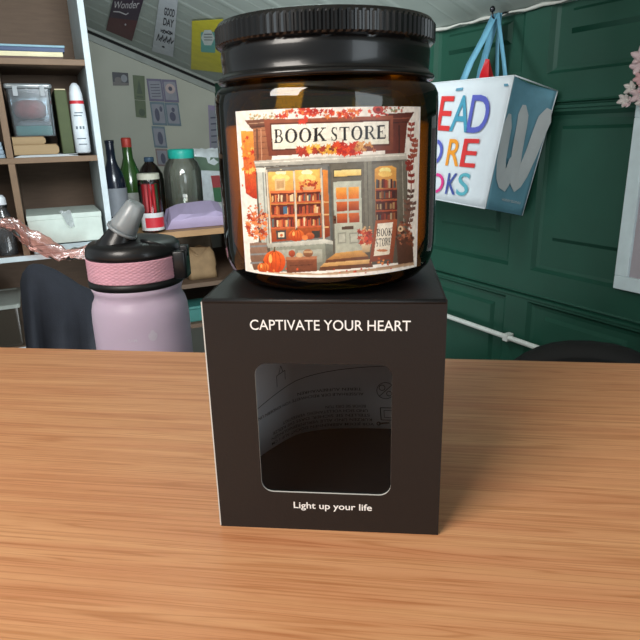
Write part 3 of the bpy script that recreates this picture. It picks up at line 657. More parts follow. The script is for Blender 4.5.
def paint_photo(mb, fn):
    P2(mb, ov(.35, .4, .22, .25), fn, 0); P2(mb, ov(.72, .55, .2, .3), fn, 1); P2(mb, [(0, 0), (1, 0), (1, .2), (0, .28)], fn, 0, 2)
wall_card([(113, 85.5), (129, 85.5), (128, 73), (112, 72)], [mat('photo_dark', (44, 46, 54), .5), mat('photo_grey', (96, 92, 90), .5), mat('photo_light', (128, 132, 138), .5)], paint_photo, 'small dark photograph pinned on the cream wall', 'photograph')
gm, gd = mat('sage_card', (90, 102, 76), .6), mat('sage_print', (70, 82, 66), .6)
def paint_tree(mb, fn):
    P2(mb, [(.25, .25), (.75, .25), (.5, .85)], fn, 0); P2(mb, [(.2, .1), (.8, .1), (.8, .16), (.2, .16)], fn, 0)
wall_card([(134.5, 99.5), (145.5, 100.5), (144.5, 76), (132.5, 75)], [gm, gd], paint_tree, 'sage green card with a tree shape, upper of the two on the cream wall')
wall_card([(136, 117), (146.5, 118), (145.5, 101), (134.6, 100)], [gm, gd], lambda mb, fn: P2(mb, ov(.6, .3, .3, .22), fn, 0), 'sage green card with a low mound shape, lower of the two on the cream wall')
lv, bl = mat('lavender_card', (104, 100, 124), .6), mat('pale_blue_card', (98, 116, 128), .6)
li2, lg, lp = mat('slate_print', (74, 76, 96), .6), mat('pale_panel', (134, 136, 146), .6), mat('pink_print', (176, 158, 156), .6)
def paint_c(kind):
    def p(mb, fn):
        P2(mb, rrect(.1, .9, .1, .9, .05), fn, 1)
        if kind == 0:
            for i in range(5): P2(mb, [(.2, .2+.13*i), (.8, .22+.13*i), (.8, .25+.13*i), (.2, .23+.13*i)], fn, 0, 2)
        if kind == 1: P2(mb, ov(.5, .6, .34, .22), fn, 2, 2); P2(mb, ov(.5, .6, .14, .1), fn, 0, 3)
        if kind == 2: P2(mb, ov(.4, .45, .16, .28), fn, 0, 2); P2(mb, ov(.7, .7, .1, .12), fn, 0, 2)
        if kind == 3: P2(mb, ov(.45, .4, .22, .2), fn, 0, 2); P2(mb, ov(.55, .7, .12, .1), fn, 0, 2)
        if kind == 4: P2(mb, ov(.55, .45, .2, .3), fn, 0, 2)
    return p
gx = lambda x, y: (x+(y-80)*.14, y)
for (x0, x1, y0, y1, m_, k_, lb) in ((146.5, 161.5, 78.5, 101, lv, 0, 'lavender card with lines of print, left in the upper row of the card grid'),
                                   (161.8, 176, 79.3, 102, lv, 1, 'lavender card with a pink oval, right in the upper row of the card grid'),
                                   (146.5, 161, 101.6, 125, bl, 2, 'pale blue card with a dark figure under the lined lavender card'),
                                   (161.3, 175, 102.5, 125.5, bl, 3, 'pale blue card with dark spots under the pink oval card'),
                                   (145, 158, 126, 147.5, bl, 4, 'pale blue card hanging directly below the card grid'),
                                   (145.5, 157.5, 148.5, 166, mat('mauve_card', (130, 112, 112), .6), 4, 'mauve brown card at the foot of the card column')):
    wall_card([gx(x0, y1), gx(x1, y1+.6), gx(x1, y0+.6), gx(x0, y0)], [m_, li2, lg, lp], paint_c(k_), lb)
wall_card([(210, 152), (219, 153), (217, 106), (208, 105)], [mat('lilac_strip', (142, 130, 160), .6), li2, lg, lp], paint_c(0), 'tall lilac strip of paper in the corner beside the jar')

# ------------------------------------------------------------------ bookcase
BO = -.80            # its front plane
XR = bp(91, 60, BO)[0]; XI = bp(84.5, 60, BO)[0]
brown = mat('brown_veneer', (104, 84, 68), .7, vary=.1, scale=20, stretch=(1, 1, 8)); edge_w = mat('oak_edge', (122, 97, 74), .6, vary=.08)
white_lam = mat('pale_blue_laminate', (196, 208, 212), .5)
z1 = bp(60, 59, BO)[1]; z2 = bp(60, 156.5, BO)[1]; z3 = bp(60, 252.5, BO)[1]; z4 = z3-(z2-z3)
bc = thing('bookcase', 'tall bookcase with brown shelves and pale blue-white side, left of the cream wall', 'bookcase', bloc(0, BO, -TABLE_Z), BA)
ZT = min(roof_z(BK.P(XR, BO, 0)), roof_z(BK.P(XR, BO+.3, 0)))-.012
def bb(name, m, x0, x1, y0, y1, z0_, z1_, par=None, bev=.001, rot=0):
    return MB().box(x0, x1, y0, y1, z0_+TABLE_Z, z1_+TABLE_Z, rot=rot).build(name, m, par or bc, bevel=bev)
XL = XI-.62
bb('side_panel', white_lam, XI, XR, 0, .30, -TABLE_Z, ZT); bb('side_panel', white_lam, XL-.02, XL, 0, .30, -TABLE_Z, ZT)
bb('back_panel', brown, XL, XI, .285, .299, -TABLE_Z+.05, ZT-.002)
for z in (z1, z2, z3, z4):
    s_ = bb('shelf', brown, XL, XI, .003, .285, z-.015, z)
    bb('edge_strip', edge_w if z > z3+.01 else white_lam, XL, XI, 0, .003, z-.015, z, s_)
bb('plinth', brown, XL, XI, .01, .03, -TABLE_Z, -TABLE_Z+.05)
bb('shelf', brown, XL, XI, .003, .285, -TABLE_Z+.05, -TABLE_Z+.065)
XD = bp(10.0, 157, BO)[0]; dv = (bp(13.5, 157, BO)[0]-bp(6.5, 157, BO)[0])/2
d_ = bb('divider', brown, XD-dv, XD+dv, .003, .285, z2, z1-.015); bb('edge_strip', edge_w, XD-dv, XD+dv, 0, .003, z2, z1-.015, d_)
d_ = bb('divider', brown, XD-dv, XD+dv, .003, .285, z3, z2-.015); bb('edge_strip', edge_w, XD-dv, XD+dv, 0, .003, z3, z2-.015, d_)

pages = mat('page_edges', (214, 200, 166), .8, vary=.12, scale=4, stretch=(1, 1, 300))
def flat_book(x0, x1, off, z0_, th, depth, cover, label, group, cat='book', yaw=0):
    """closed book lying flat, spine towards the room"""
    w = x1-x0; r_ = thing('book', label, cat, bloc((x0+x1)/2, off, z0_), BA+yaw, group)
    mb = MB(); c = min(.0022, th*.16)
    mb.box(-w/2, w/2, .0, depth, 0, c); mb.box(-w/2, w/2, .0, depth, th-c, th); mb.box(-w/2, w/2, 0, c, c, th-c); mb.build('cover', cover, r_, bevel=.0004)
    MB().box(-w/2+.003, w/2-.003, c, depth-.003, c, th-c).build('pages', pages, r_)
    return r_
yb = BO+.012
z1 += .0004
s0 = sc(40, 50, BO)
stk = [(62, 2.2, mat('brown_cover', (92, 66, 56), .6), 'dark brown flat book at the bottom of the stack on the top shelf'), (63, 4.6, mat('cream_cover', (226, 216, 178), .6), 'cream flat book second from the bottom on the top shelf'),
       (65, 4.2, mat('navy_cover', (34, 62, 104), .5), 'navy flat book under the pale blue one on the top shelf'), (65.5, 2.2, mat('pale_blue_cover', (120, 160, 174), .5), 'thin pale blue book topping the stack on the top shelf')]
z = z1
for pxr, hp, cv, lb in stk:
    xr = bp(pxr, 55, yb)[0]; h_ = hp*s0; flat_book(xr-.22, xr, yb, z, h_-.0004, .16, cv, lb, 'flat books on the top shelf'); z += h_
# middle shelf: papers, thick books, plastic box
z = z2
xl = XD+dv+.002; xr = bp(78, 155, yb)[0]
mb = MB()
r_ = thing('paper_stack', 'loose white papers lying under the thick tan books on the middle shelf', 'papers', bloc((xl+xr)/2, BO+.004, z2+.0005), BA)
w = xr-xl
for i in range(4): MB().box(-w/2+.004*i, w/2-.012*((i*7) % 3), .002*i, .2, .0014*i, .0014*i+.0010).build('sheet', mat('white_paper', (214, 218, 220), .7), r_)
z = z2+.0068
tan = mat('tan_pages', (156, 132, 98), .75, vary=.08, scale=4, stretch=(1, 1, 200))
sm = sc(30, 145, BO)
def tan_book(pxl, pxr, hp, z, lb, off):
    x0, x1 = XD+dv+.002, bp(pxr, 145, yb)[0]; w = x1-x0-.002; th = hp*sm
    r_ = thing('thick_book', lb, 'book', bloc((x0+x1)/2, off, z), BA, 'thick tan books on the middle shelf')
    pts = [(-w/2, 0), (w/2-.006, 0), (w/2-.001, th*.2), (w/2, th*.5), (w/2-.001, th*.8), (w/2-.006, th), (-w/2, th)]
    MB().prism(pts, 0, .17).build('page_block', tan, r_, bevel=.001); mb = MB(); mb.box(-w/2-.001, w/2-.004, -.0005, .172, th, th+.0012); mb.box(-w/2-.001, w/2-.004, -.0005, .172, -.0000, .0008); mb.build('cover', mat('tan_cover', (150, 122, 84), .7), r_)
    return z+th+.0015
z = tan_book(9, 59, 9.5, z, 'thick tan book lower in the pair beneath the clear plastic box', BO+.01)
z = tan_book(7.5, 47, 7.0, z, 'shorter tan book directly beneath the clear plastic box', BO+.015)
clear = film('clear_plastic', (226, 232, 236), .08, .12, tint_mix=.07, body=(200, 210, 216))
x0, x1 = XD+dv+.008, bp(55.5, 120, BO)[0]; w = x1-x0; hb = (bp(30, 83, BO+.02)[1]-z)-.001; cx = (x0+x1)/2
r_ = thing('plastic_box', 'clear plastic box with clip-on lid and red contents, on the thick tan books', 'box', bloc(cx, BO+.02, z), BA)
mb = MB()
def shell(mb, x0, x1, y0, y1, z0_, z1_, r=.008, t=.0015, taper=.0):
    A_ = rrect(x0, x1, y0, y1, r); B_ = rrect(x0+t, x1-t, y0+t, y1-t, r-t*.5); k_ = len(A_)
    q = lambda P, z, s=1: [((p[0]-(x0+x1)/2)*s+(x0+x1)/2, (p[1]-(y0+y1)/2)*s+(y0+y1)/2, z) for p in P]
    mb.loft([q(A_, z0_, 1-taper), q(A_, z1_), q(B_, z1_), q(B_, z0_+t, 1-taper)], 0, True, False); mb.add(q(A_, z0_, 1-taper), [tuple(range(k_))[::-1]]); mb.add(q(B_, z0_+t, 1-taper), [tuple(range(k_))])
shell(mb, -w/2, w/2, 0, .14, 0, hb-.014, taper=.05); mb.build('body', clear, r_)
mb = MB(); mb.rbox(-w/2-.004, w/2+.004, -.004, .144, hb-.013, hb, r=.008); mb.build('lid', film('grey_plastic_lid', (170, 178, 182), .12, .2, tint_mix=.6, body=(150, 158, 162)), r_)
for sx_ in (-.3, .3): MB().box(w*sx_-.006, w*sx_+.006, -.008, -.004, hb-.032, hb-.006).build('clip', mat('grey_clip', (150, 156, 160), .5), r_, bevel=.001)
rp = BK.P(cx, BO+.09, z+.0025)
o = thing('folded_cloth', 'folded teal cloth at the bottom inside the clear plastic box', 'cloth', rp, BA); MB().rbox(-w*.42, w*.42, -.06, .04, 0, .026, r=.008).build('fold', mat('teal_cloth', (110, 176, 164), .9, bump=.4), o)
o = thing('white_pouch', 'crumpled white pouch lying on the teal cloth inside the plastic box', 'pouch', BK.P(cx, BO+.085, z+.0290), BA)
mb = MB(); n_ = 16; rows = []
for i in range(7):
    q = i/6; zz = .013*math.sin(q*math.pi*.5); k_ = math.cos(q*math.pi*.5)**.6+.02; rows.append([((w*.38*k_)*math.cos(2*math.pi*j/n_)*(1+.1*math.sin(j*3+i)), .045*k_*math.sin(2*math.pi*j/n_), zz+.003*math.sin(j*2.3+i*2)*(i > 0)) for j in range(n_)])
mb.loft(rows, 0, True, True, True); mb.build('pouch', mat('white_pouch_cloth', (186, 190, 190), .6), o)
o = thing('red_pouch', 'crumpled dull red pouch on top inside the clear plastic box', 'pouch', BK.P(cx-.003, BO+.08, z+.047), BA)
mb = MB(); rows = []
for i in range(9):
    q = i/8; zz = .05*(1-math.cos(q*math.pi))/2; k_ = math.sin(q*math.pi)**.5+.05; rows.append([((w*.36*k_)*math.cos(2*math.pi*j/n_)*(1+.12*math.sin(j*2.7+i)), .04*k_*math.sin(2*math.pi*j/n_), zz) for j in range(n_)])
mb.loft(rows, 0, True, True, True); mb.build('pouch', mat('dull_red_cloth', (206, 84, 76), .8, vary=.25, scale=60), o)
# green file box leaning
def at_b(px, py, off): x, z = bp(px, py, off); return BK.P(x, off, z)
x0, x1 = bp(63, 153, BO+.03)[0], bp(75, 153, BO+.03)[0]; hz = bp(66, 90, BO+.03)[1]-z2
r_ = thing('green_binder', 'olive green binder standing upright between the plastic box and the white spray bottle', 'binder', bloc((x0+x1)/2, BO+.03, z2+.0062), BA)
w = x1-x0; mb = MB(); mb.box(-w/2, w/2, 0, .2, 0, hz-.006); mb.build('spine', mat('olive_card', (70, 80, 48), .7, vary=.12), r_, bevel=.003)
MB().box(-w/2+.002, w/2-.002, .004, .198, hz-.006, hz-.003).build('pages', pages, r_)
# spray bottle
xc = bp(84.6, 155, BO+.02)[0]; hz = bp(78, 83, BO+.02)[1]-z2; wr = 7.4*sc(84, 140, BO+.02)
r_ = thing('spray_bottle', 'slim white plastic bottle with a red label band, beside the bookcase side panel', 'bottle', bloc(xc, BO+.045, z2+.0062), BA)
wp = mat('white_plastic', (218, 226, 232), .4)
mb = MB(); mb.lathe([(wr*.85, 0), (wr, .004), (wr, hz*.45), (wr*.93, hz*.62), (wr*.86, hz*.76), (wr*.80, hz*.84), (wr*.62, hz*.93), (wr*.3, hz*.975), (.001, hz*.98)], 28, cap0=True); mb.build('body', wp, r_)
mb = MB(); mb.lathe([(wr*.885, hz*.69), (wr*.865, hz*.735)], 28); o = mb.build('label_band', mat('red_plastic', (196, 40, 52), .5), r_, fix=False); o.scale = (1.04, 1.04, 1)
mb = MB()
for z_, a0, a1 in ((.52, -40, 20), (.56, -30, 30), (.34, -35, -20), (.34, -8, 6), (.34, 14, 28), (.2, -40, 30), (.12, -30, 34)):
    mb.loft([[(wr*1.03*math.cos(R(a-90)), wr*1.03*math.sin(R(a-90)), hz*(z_+dz)) for a in np.linspace(a0, a1, 8)] for dz in (0, .014 if z_ != .34 else .04)], 0, False, False)
mb.build('printed_text', mat('grey_ink', (110, 120, 130), .6), r_, fix=False)
# stack of pale papers in the left compartment
xr = bp(5.6, 155, yb)[0]; o = thing('envelope_bundle', 'bundle of pale blue envelopes left of the wooden divider', 'envelopes', bloc(XD-dv-.033, BO+.02, z2+.0006), BA)
for i in range(4): MB().box(-.03+.002*i, .03-.0015*i, 0, .18, .0105*i*1.0, .0105*i+.0098).build('envelope', mat('pale_blue_paper', (150, 170, 186), .7), o, bevel=.001)

# lower shelf: gift box with tape, tray, bottle
x0, x1 = max(bp(24, 230, yb)[0], XD+dv+.004), XI-.002
zt_ = bp(85, 242.5, BO+.004)[1]
r_ = thing('white_tray', 'shallow pale blue-white tray under the white box on the lower shelf', 'tray', bloc((x0+x1)/2, BO+.004, z3+.0006), BA); w = x1-x0-.004
mb = MB(); shell(mb, -w/2+.004, w/2+.0, 0, .2, 0, .022, .006, .002); mb.build('tray', mat('tray_plastic', (176, 196, 202), .45), r_)
zb0 = z3+.0242; zb1 = bp(60, 214, BO+.01)[1]
r_ = thing('white_box', 'white cardboard box with crumpled tape on its front, on the lower shelf', 'box', bloc((x0+x1)/2, BO+.01, zb0), BA)
mb = MB(); mb.box(-w/2, w/2-.006, 0, .2, 0, zb1-zb0-.003); mb.build('body', mat('white_card', (196, 208, 200), .6), r_, bevel=.002)
MB().box(-w/2-.001, w/2-.005, -.002, .202, zb1-zb0-.014, zb1-zb0).build('lid', mat('white_card', (196, 208, 200)), r_, bevel=.001)
mb = MB(); tp = film('clear_tape', (235, 240, 240), .25, .12, tint_mix=.4, body=(226, 232, 234)); rows = []
for i in range(8):
    q = i/7; rows.append([(.03*(j/5-.5)*(1-.5*q)+.012*q, -.004-.006*abs(math.sin(i*2.1+j*1.7)), (zb1-zb0)*(1.1-.55*q)+.003*math.sin(j*2+i)) for j in range(6)])
mb.loft(rows, 0, False, True); mb.build('tape', tp, r_, fix=False)
xc = bp(3, 225, yb)[0]; hz = bp(3, 196, yb)[1]-z3
r_ = thing('clear_bottle', 'clear plastic bottle with white cap and black band beside the lower shelf divider', 'bottle', bloc(xc, BO+.045, z3+.0006), BA)
wr = .026
mb = MB(); mb.lathe([(wr*.9, 0), (wr, .004), (wr, hz*.55), (wr*.8, hz*.68), (wr*.6, hz*.74), (wr*.6, hz*.8)], 24, cap0=True); mb.build('body', clear, r_)
mb = MB(); mb.lathe([(wr*.68, hz*.80), (wr*.68, hz*.84), (.001, hz*.841)], 24); mb.build('collar', mat('black_plastic', (18, 18, 20), .4), r_)
mb = MB(); mb.lathe([(wr*.66, hz*.842), (wr*.62, hz*.95), (wr*.4, hz), (.001, hz)], 24); mb.build('cap', wp, r_)
# bin low down
x0, x1 = bp(-14, 320, BO)[0], bp(21, 320, BO)[0]; ztop = bp(10, 305, BO+.01)[1]; w = x1-x0
r_ = thing('storage_bin', 'brown storage bin with a pale rim behind the navy jacket', 'bin', bloc((x0+x1)/2, BO+.01, z4+.0006), BA)
mb = MB(); shell(mb, -w/2, w/2, 0, .22, 0, ztop-z4-.012, .01, .003, .06); mb.build('body', film('smoky_plastic', (120, 112, 100), .1, .2, tint_mix=.5, body=(84, 76, 66)), r_)
mb = MB(); shell(mb, -w/2-.004, w/2+.004, -.004, .224, ztop-z4-.011, ztop-z4, .01, .007); mb.build('rim', mat('pale_rim', (150, 156, 150), .5), r_)
o = thing('folded_scarf', 'blue striped cloth folded inside the brown storage bin', 'scarf', bloc((x0+x1)/2, BO+.12, z4+.0045), BA)
MB().rbox(-w*.4, w*.4, -.085, .07, 0, .07, r=.02).build('cloth', mat('blue_cloth', (40, 44, 86), .9, bump=.3), o)

# ------------------------------------------------------------------ pink gift wrap sagging in front of the bookcase, over a hidden rail
pinkf = film('rose_cellophane', (246, 214, 206), .12, .16, tint_mix=.17, body=(236, 180, 166))
mb = MB(); off = BO-.035; rows = []
topl = [(-12, 213), (0, 217), (12, 217), (22, 222), (30, 229), (42, 233), (54, 241), (66, 249), (78, 247), (92, 244)]
botl = [(-12, 226), (0, 228), (12, 232), (20, 241), (28, 249), (42, 255), (56, 261), (66, 260), (78, 260), (92, 259)]
NS = 10
for i in range(len(topl)*3-2):
    q = i/3; a = int(min(q, len(topl)-2)); f_ = q-a
    T_ = extend(topl[a], topl[a+1], f_); B_ = extend(botl[a], botl[a+1], f_); row = []
    for j in range(NS+1):
        v = j/NS; px_, py_ = extend(B_, T_, v); dd = off-.014*math.sin(math.pi*v)+.004*math.sin(i*1.9+j*2.3)+.003*math.sin(j*3.7-i)
        row.append(tuple(at_b(px_+.8*math.sin(j*1.3), py_+.8*math.sin(i*2.1+j*.7), dd)-at_b(40, 262, off)))
    rows.append(row)
rows2 = [[tuple(Vector(p)+BK.Y*.022*math.sin(math.pi*(j+.0)/NS)) for j, p in enumerate(r_)] for r_ in rows]
root = thing('cellophane_wrap', 'crinkled rose pink cellophane wrap hanging over the front of the lower shelf', 'wrap', at_b(40, 262, off))
mb.loft(rows, 0, False, True); mb.loft(rows2, 0, False, True); mb.build('film', pinkf, root, fix=False)

# ------------------------------------------------------------------ navy jacket over a chair
chm = mat('dark_chair_frame', (40, 36, 34), .5)
JC = at_b(56, 330, -1.35)
jang = BA
ch = thing('wooden_chair', 'dark chair standing under the navy jacket behind the desk', 'chair', Vector((JC.x, JC.y+.0, -TABLE_Z)), jang)
hsz = at_b(56, 300, -1.35).z+TABLE_Z-.01
for lx in (-.05, .05):
    MB().box(lx-.009, lx+.009, -.009, .009, 0, hsz-.06).build('leg', chm, ch, bevel=.002); MB().box(lx-.012, lx+.012, .30, .324, 0, .46).build('leg', chm, ch, bevel=.002)
MB().box(-.085, .085, -.015, .33, .46, .48).build('seat', chm, ch, bevel=.004); MB().box(-.06, .06, -.005, .005, hsz-.13, hsz-.06).build('backrest', chm, ch, bevel=.004)
navy = mat('navy_cloth', (25, 28, 37), .9, vary=.12, scale=50, bump=.35, bscale=400)
out_t = [(20, 283), (22, 274), (28, 266), (33, 264), (42, 264.5), (56, 270), (68, 277), (80, 285), (92, 290), (97, 299)]
mb = MB(); base = Vector((JC.x, JC.y, at_b(56, 392, -1.35).z)); rows = []
for side in (-1, 1):
    rr = []
    for i in range(19):
        q = i/18*(len(out_t)-1); a = int(min(q, len(out_t)-2)); tpx, tpy = extend(out_t[a], out_t[a+1], q-a)
        col_ = []
        for j in range(12):
            v = j/11; py_ = tpy+(392-tpy)*v; px_ = tpx+(tpx-56)*.0+v*11
            fold = .012*math.sin(i*1.15+v*1.4)+.006*math.sin(i*2.9+v*3)
            P = at_b(px_, py_, -1.35); dth = .006+.045*min(1, v*3)**.6
            P = P+BK.Y*(side*dth+fold*min(1, v*2.5)); col_.append(tuple(P-base))
        rr.append(col_)
    rows.append(rr)
A_, B_ = rows
loop = A_ + B_[::-1]
mb.loft(loop, 0, False, True)
mb.loft([A_[0], B_[0]], 0, False, True)
mb.loft([[a[0] for a in A_], [b[0] for b in B_]], 0, False, True)
jk = thing('draped_jacket', 'navy blue cloth jacket draped over the chair left of the water bottle', 'jacket', base); mb.build('cloth', navy, jk)

# ------------------------------------------------------------------ worktop beside the bookcase with bottles and jars
WO = -.70
zw = bp(172, 232, WO)[1]; xa = XR+.006
r_ = thing('side_counter', 'oak-edged wooden counter against the cream wall carrying bottles and jars', 'counter', bloc(0, WO, -TABLE_Z), BA)
oak = mat('oak_top', (170, 132, 92), .55, vary=.12, stretch=(1, 8, 8), scale=12)
MB().box(xa, .0, 0, -WO-.004, TABLE_Z+zw-.02, TABLE_Z+zw).build('top', oak, r_, bevel=.001)
for x in (xa+.012, -.014):
    MB().box(x-.010, x+.010, .02, -WO-.03, 0, TABLE_Z+zw-.02).build('side_panel', brown, r_)
zs = bp(205, 285, WO)[1]
MB().box(xa+.022, -.024, .04, -WO-.03, TABLE_Z+zs-.015, TABLE_Z+zs).build('shelf', brown, r_)
MB().box(xa+.022, -.024, .04, -WO-.03, TABLE_Z-.5, TABLE_Z-.485).build('shelf', brown, r_)
def on_top(px, off):
    # x of a thing whose base centre stands on the counter at depth off and shows at column px
    lo, hi = 215, 245
    for _ in range(30):
        m_ = (lo+hi)/2
        if bp(px, m_, off)[1] > zw: lo = m_
        else: hi = m_
    return bp(px, lo, off)[0], lo
def bottle(name, px, off, pytop, wpx, label, cat, parts, dx=0):
    x, pb = on_top(px, off); s_ = sc(px, pb, off); x += dx; topx = px-(pb-pytop)*.1
    hz = bp(topx, pytop, off)[1]-zw; r_ = thing(name, label, cat, bloc(x, off, zw), BA); wr = wpx/2*s_
    for nm, m_, prof, *kw in parts:
        MB().lathe([(max(.0005, a*wr), b*hz) for a, b in prof], 32, **(kw[0] if kw else {})).build(nm, m_, r_)
    return r_, wr, hz
dkgreen = mat('dark_green_glass', (44, 76, 30), .15, coat=.5); foil = mat('red_foil', (164, 52, 42), .5, .1, vary=.25, scale=80)
bottle('champagne_bottle', 136, -.50, 137.5, 25, 'green champagne bottle with red foil neck on the counter', 'bottle', [
    ('body', dkgreen, [(.9, 0), (1, .02), (1, .46), (.86, .58), (.55, .70), (.38, .78), (.36, .9)], dict(cap0=True)),
    ('foil', foil, [(.44, .72), (.36, .78), (.33, .88), (.37, .90), (.38, .985), (.32, 1), (0, 1)]),
    ('foil_band', mat('dark_foil', (66, 20, 26), .5), [(.52, .69), (.45, .735), (.43, .745)]),
    ('label', mat('cream_label', (150, 152, 146), .6), [(1.02, .12), (1.02, .40)])])
r_, wr, hz = bottle('dark_wine_bottle', 120.5, -.63, 140, 22, 'tall dark navy bottle with silver label at the side of the bookcase', 'bottle', [
    ('body', mat('navy_glass', (20, 24, 38), .2, coat=.4), [(.9, 0), (1, .02), (1, .56), (.8, .66), (.5, .74), (.38, .80), (.36, .96), (.40, .965), (.40, 1), (0, 1)], dict(cap0=True)),
    ('label', mat('silver_label', (120, 124, 130), .5, .1), [(1.03, .20), (1.03, .50)])])
bottle('cola_bottle', 155, -.28, 157, 25, 'brown plastic cola bottle with blue cap behind the red candy tub', 'bottle', [
    ('body', mat('cola', (32, 20, 18), .2, coat=.4), [(.85, 0), (1, .03), (1, .62), (.95, .72), (.62, .85), (.34, .91), (.33, .93)], dict(cap0=True)),
    ('cap', mat('blue_cap', (70, 96, 120), .5), [(.36, .925), (.38, .93), (.38, .99), (.33, 1), (0, 1)])])
# candy tub
x, pb = on_top(154, -.655); off = -.655; s_ = sc(154, pb, off); hz = bp(151, 173, off)[1]-zw; wr = 10.8*s_
r_ = thing('candy_tub', 'clear tub of red and green striped candy sticks with red label', 'tub', bloc(x, off, zw), BA)
MB().lathe([(wr*.94, .0), (wr, .003), (wr, hz*.86), (wr*.96, hz*.90)], 32, cap0=True).build('body', film('clear_tub', (244, 244, 244), .06, .1), r_)
MB().lathe([(wr*.99, hz*.90), (wr*.99, hz*.985), (wr*.94, hz), (.0005, hz)], 32).build('lid', mat('ivory_lid', (186, 184, 168), .5), r_)
MB().lathe([(wr*1.02, hz*.04), (wr*1.02, hz*.34)], 32).build('label', mat('white_label', (206, 206, 206), .5), r_, fix=False)
mb = MB(); mb.loft([[(wr*1.04*math.cos(R(a-90)), wr*1.04*math.sin(R(a-90)), hz*z_) for a in np.linspace(-48, 62, 10)] for z_ in (.09, .26)], 0, False, False); mb.build('label_patch', mat('red_plastic', (196, 40, 52)), r_, fix=False)
cand = [mat('red_candy', (196, 30, 44), .4), mat('green_candy', (60, 92, 56), .4), mat('pink_candy', (206, 86, 90), .4)]
for i in range(14):
    a = 2*math.pi*i/14; rr = wr*.76; MB().tube([(rr*math.cos(a), rr*math.sin(a), .004), (rr*.96*math.cos(a+.05), rr*.96*math.sin(a+.05), hz*.82)], wr*.15, 8).build('candy_stick', cand[(0, 0, 1, 0, 2)[i % 5]], r_)
# lidded jar
x, pb = on_top(187, -.47); off = -.47; s_ = sc(186, pb, off); hz = bp(178, 149, off)[1]-zw; wr = 18*s_
r_ = thing('glass_jar', 'large clear jar with a bright teal screw lid on the counter', 'jar', bloc(x, off, zw), BA)
MB().lathe([(wr*.9, 0), (wr, .006), (wr, hz*.70), (wr*.86, hz*.82), (wr*.66, hz*.87), (wr*.66, hz*.9)], 40, cap0=True).build('body', film('clear_glass', (222, 226, 220), .12, .05, tint_mix=.13, body=(196, 198, 184)), r_)
MB().lathe([(wr*.66, hz*.875), (wr*.70, hz*.88), (wr*.70, hz*.985), (wr*.64, hz), (.0005, hz)], 40).build('lid', mat('teal_lid', (40, 176, 160), .4), r_)
# foil coffee bag
x, pb = on_top(213, -.33); off = -.33; ht = bp(205, 149, off)[1]-zw
r_ = thing('foil_bag', 'silver and white foil food bag with green and red label beside the teal-lidded jar', 'bag', bloc(x-.005, off, zw), BA)
mb = MB(); rows = []; hw = 17*sc(210, 180, off)
for i in range(11):
    q = i/10; dpt = .030*(1-q)**.7+.002; ww = hw*(1-.12*q)
    rows.append([((ww*(1+.03*math.sin(i*2.3)))*max(-1, min(1, 1.25*math.cos(2*math.pi*j/20))), dpt*math.sin(2*math.pi*j/20)+.003*math.sin(i*1.7+j), q*ht+(.004*math.sin(j*1.9) if i == 10 else 0)) for j in range(20)])
mb.loft(rows, 0, True, True, True); mb.build('pouch', mat('silver_foil', (214, 222, 226), .35, .12, vary=.15, scale=40, bump=.5, bscale=60), r_)
mb = MB(); mb.add([(-hw*.98, -.016, ht*.70), (hw*.9, -.016, ht*.66), (hw*.86, -.010, ht*.86), (-hw*.98, -.010, ht*.90)], [(0, 1, 2, 3)], 0)
mb.add([(0.1*hw, -.032, ht*.20), (.75*hw, -.032, ht*.20), (.72*hw, -.026, ht*.42), (.08*hw, -.026, ht*.42)], [(0, 1, 2, 3)], 1); mb.add([(.08*hw, -.0262, ht*.42), (.72*hw, -.0262, ht*.42), (.68*hw, -.020, ht*.60), (.04*hw, -.020, ht*.60)], [(0, 1, 2, 3)], 2)
mb.build('label', [mat('sage_band', (92, 116, 96), .6), mat('leaf_green', (52, 106, 70), .6), mat('brick_red', (160, 56, 60), .6)], r_, fix=False)
# lilac packet
x0, p0 = on_top(169, WO+.03); x1, _ = on_top(228, WO+.03); hz = bp(200, 204, WO+.03)[1]-zw; w = x1-x0
r_ = thing('lilac_packet', 'soft lilac paper packet lying along the counter edge', 'packet', bloc((x0+x1)/2, WO+.095, zw), BA)
mb = MB(); rows = []
for i, (u, hh) in enumerate(((-1, .25), (-.86, .80), (-.55, .93), (-.1, .97), (.3, 1.0), (.7, 1.0), (1, .9))):
    k_ = .05*math.sin(i*2.2)
    rows.append([(u*w/2-.006, -.05, .001), (u*w/2, -.052, hz*hh*(.45+k_)), (u*w/2*.98, -.040, hz*hh*(.60-k_)), (u*w/2*.93+.006, .035, hz*hh), (u*w/2*.95, .05, hz*hh*.9), (u*w/2, .052, .001)])
mb.loft(rows, 0, True, False, True); mb.build('packet', mat('lilac_paper', (188, 172, 206), .6, vary=.05, bump=.3, bscale=30), r_, bevel=.0015)
# paper bags and a teal tub on the shelf below
kraft = [mat('kraft_paper', (142, 116, 84), .8, vary=.15), mat('dark_kraft', (78, 60, 46), .85, vary=.2), mat('grey_paper', (110, 98, 84), .8, vary=.15)]
def crumple(name, lb, cx, off, z, w, d, h, m, seed, grp):
    random.seed(seed); root = thing(name, lb, 'bag', bloc(cx, off, z), BA, grp); rows = []; n_ = 22
    ph_ = [random.uniform(0, 6) for _ in range(6)]
    for i in range(7):
        q = i/6; k_ = 1 if i < 6 else .7
        rows.append([(w/2*max(-1, min(1, 1.3*math.cos(2*math.pi*j/n_)))*k_*(1+.05*math.sin(ph_[0]+i*2)), d/2*max(-1, min(1, 1.3*math.sin(2*math.pi*j/n_)))*(1-.4*q), q*h*(1+.16*math.sin(ph_[1]+j*.9)*(q > .5))+.0) for j in range(n_)])
    MB().loft(rows, 0, True, True, True).build('paper', m, root); return root
x_ = lambda p: bp(p, 275, WO+.09)[0]
hk = sc(205, 275, WO+.09)
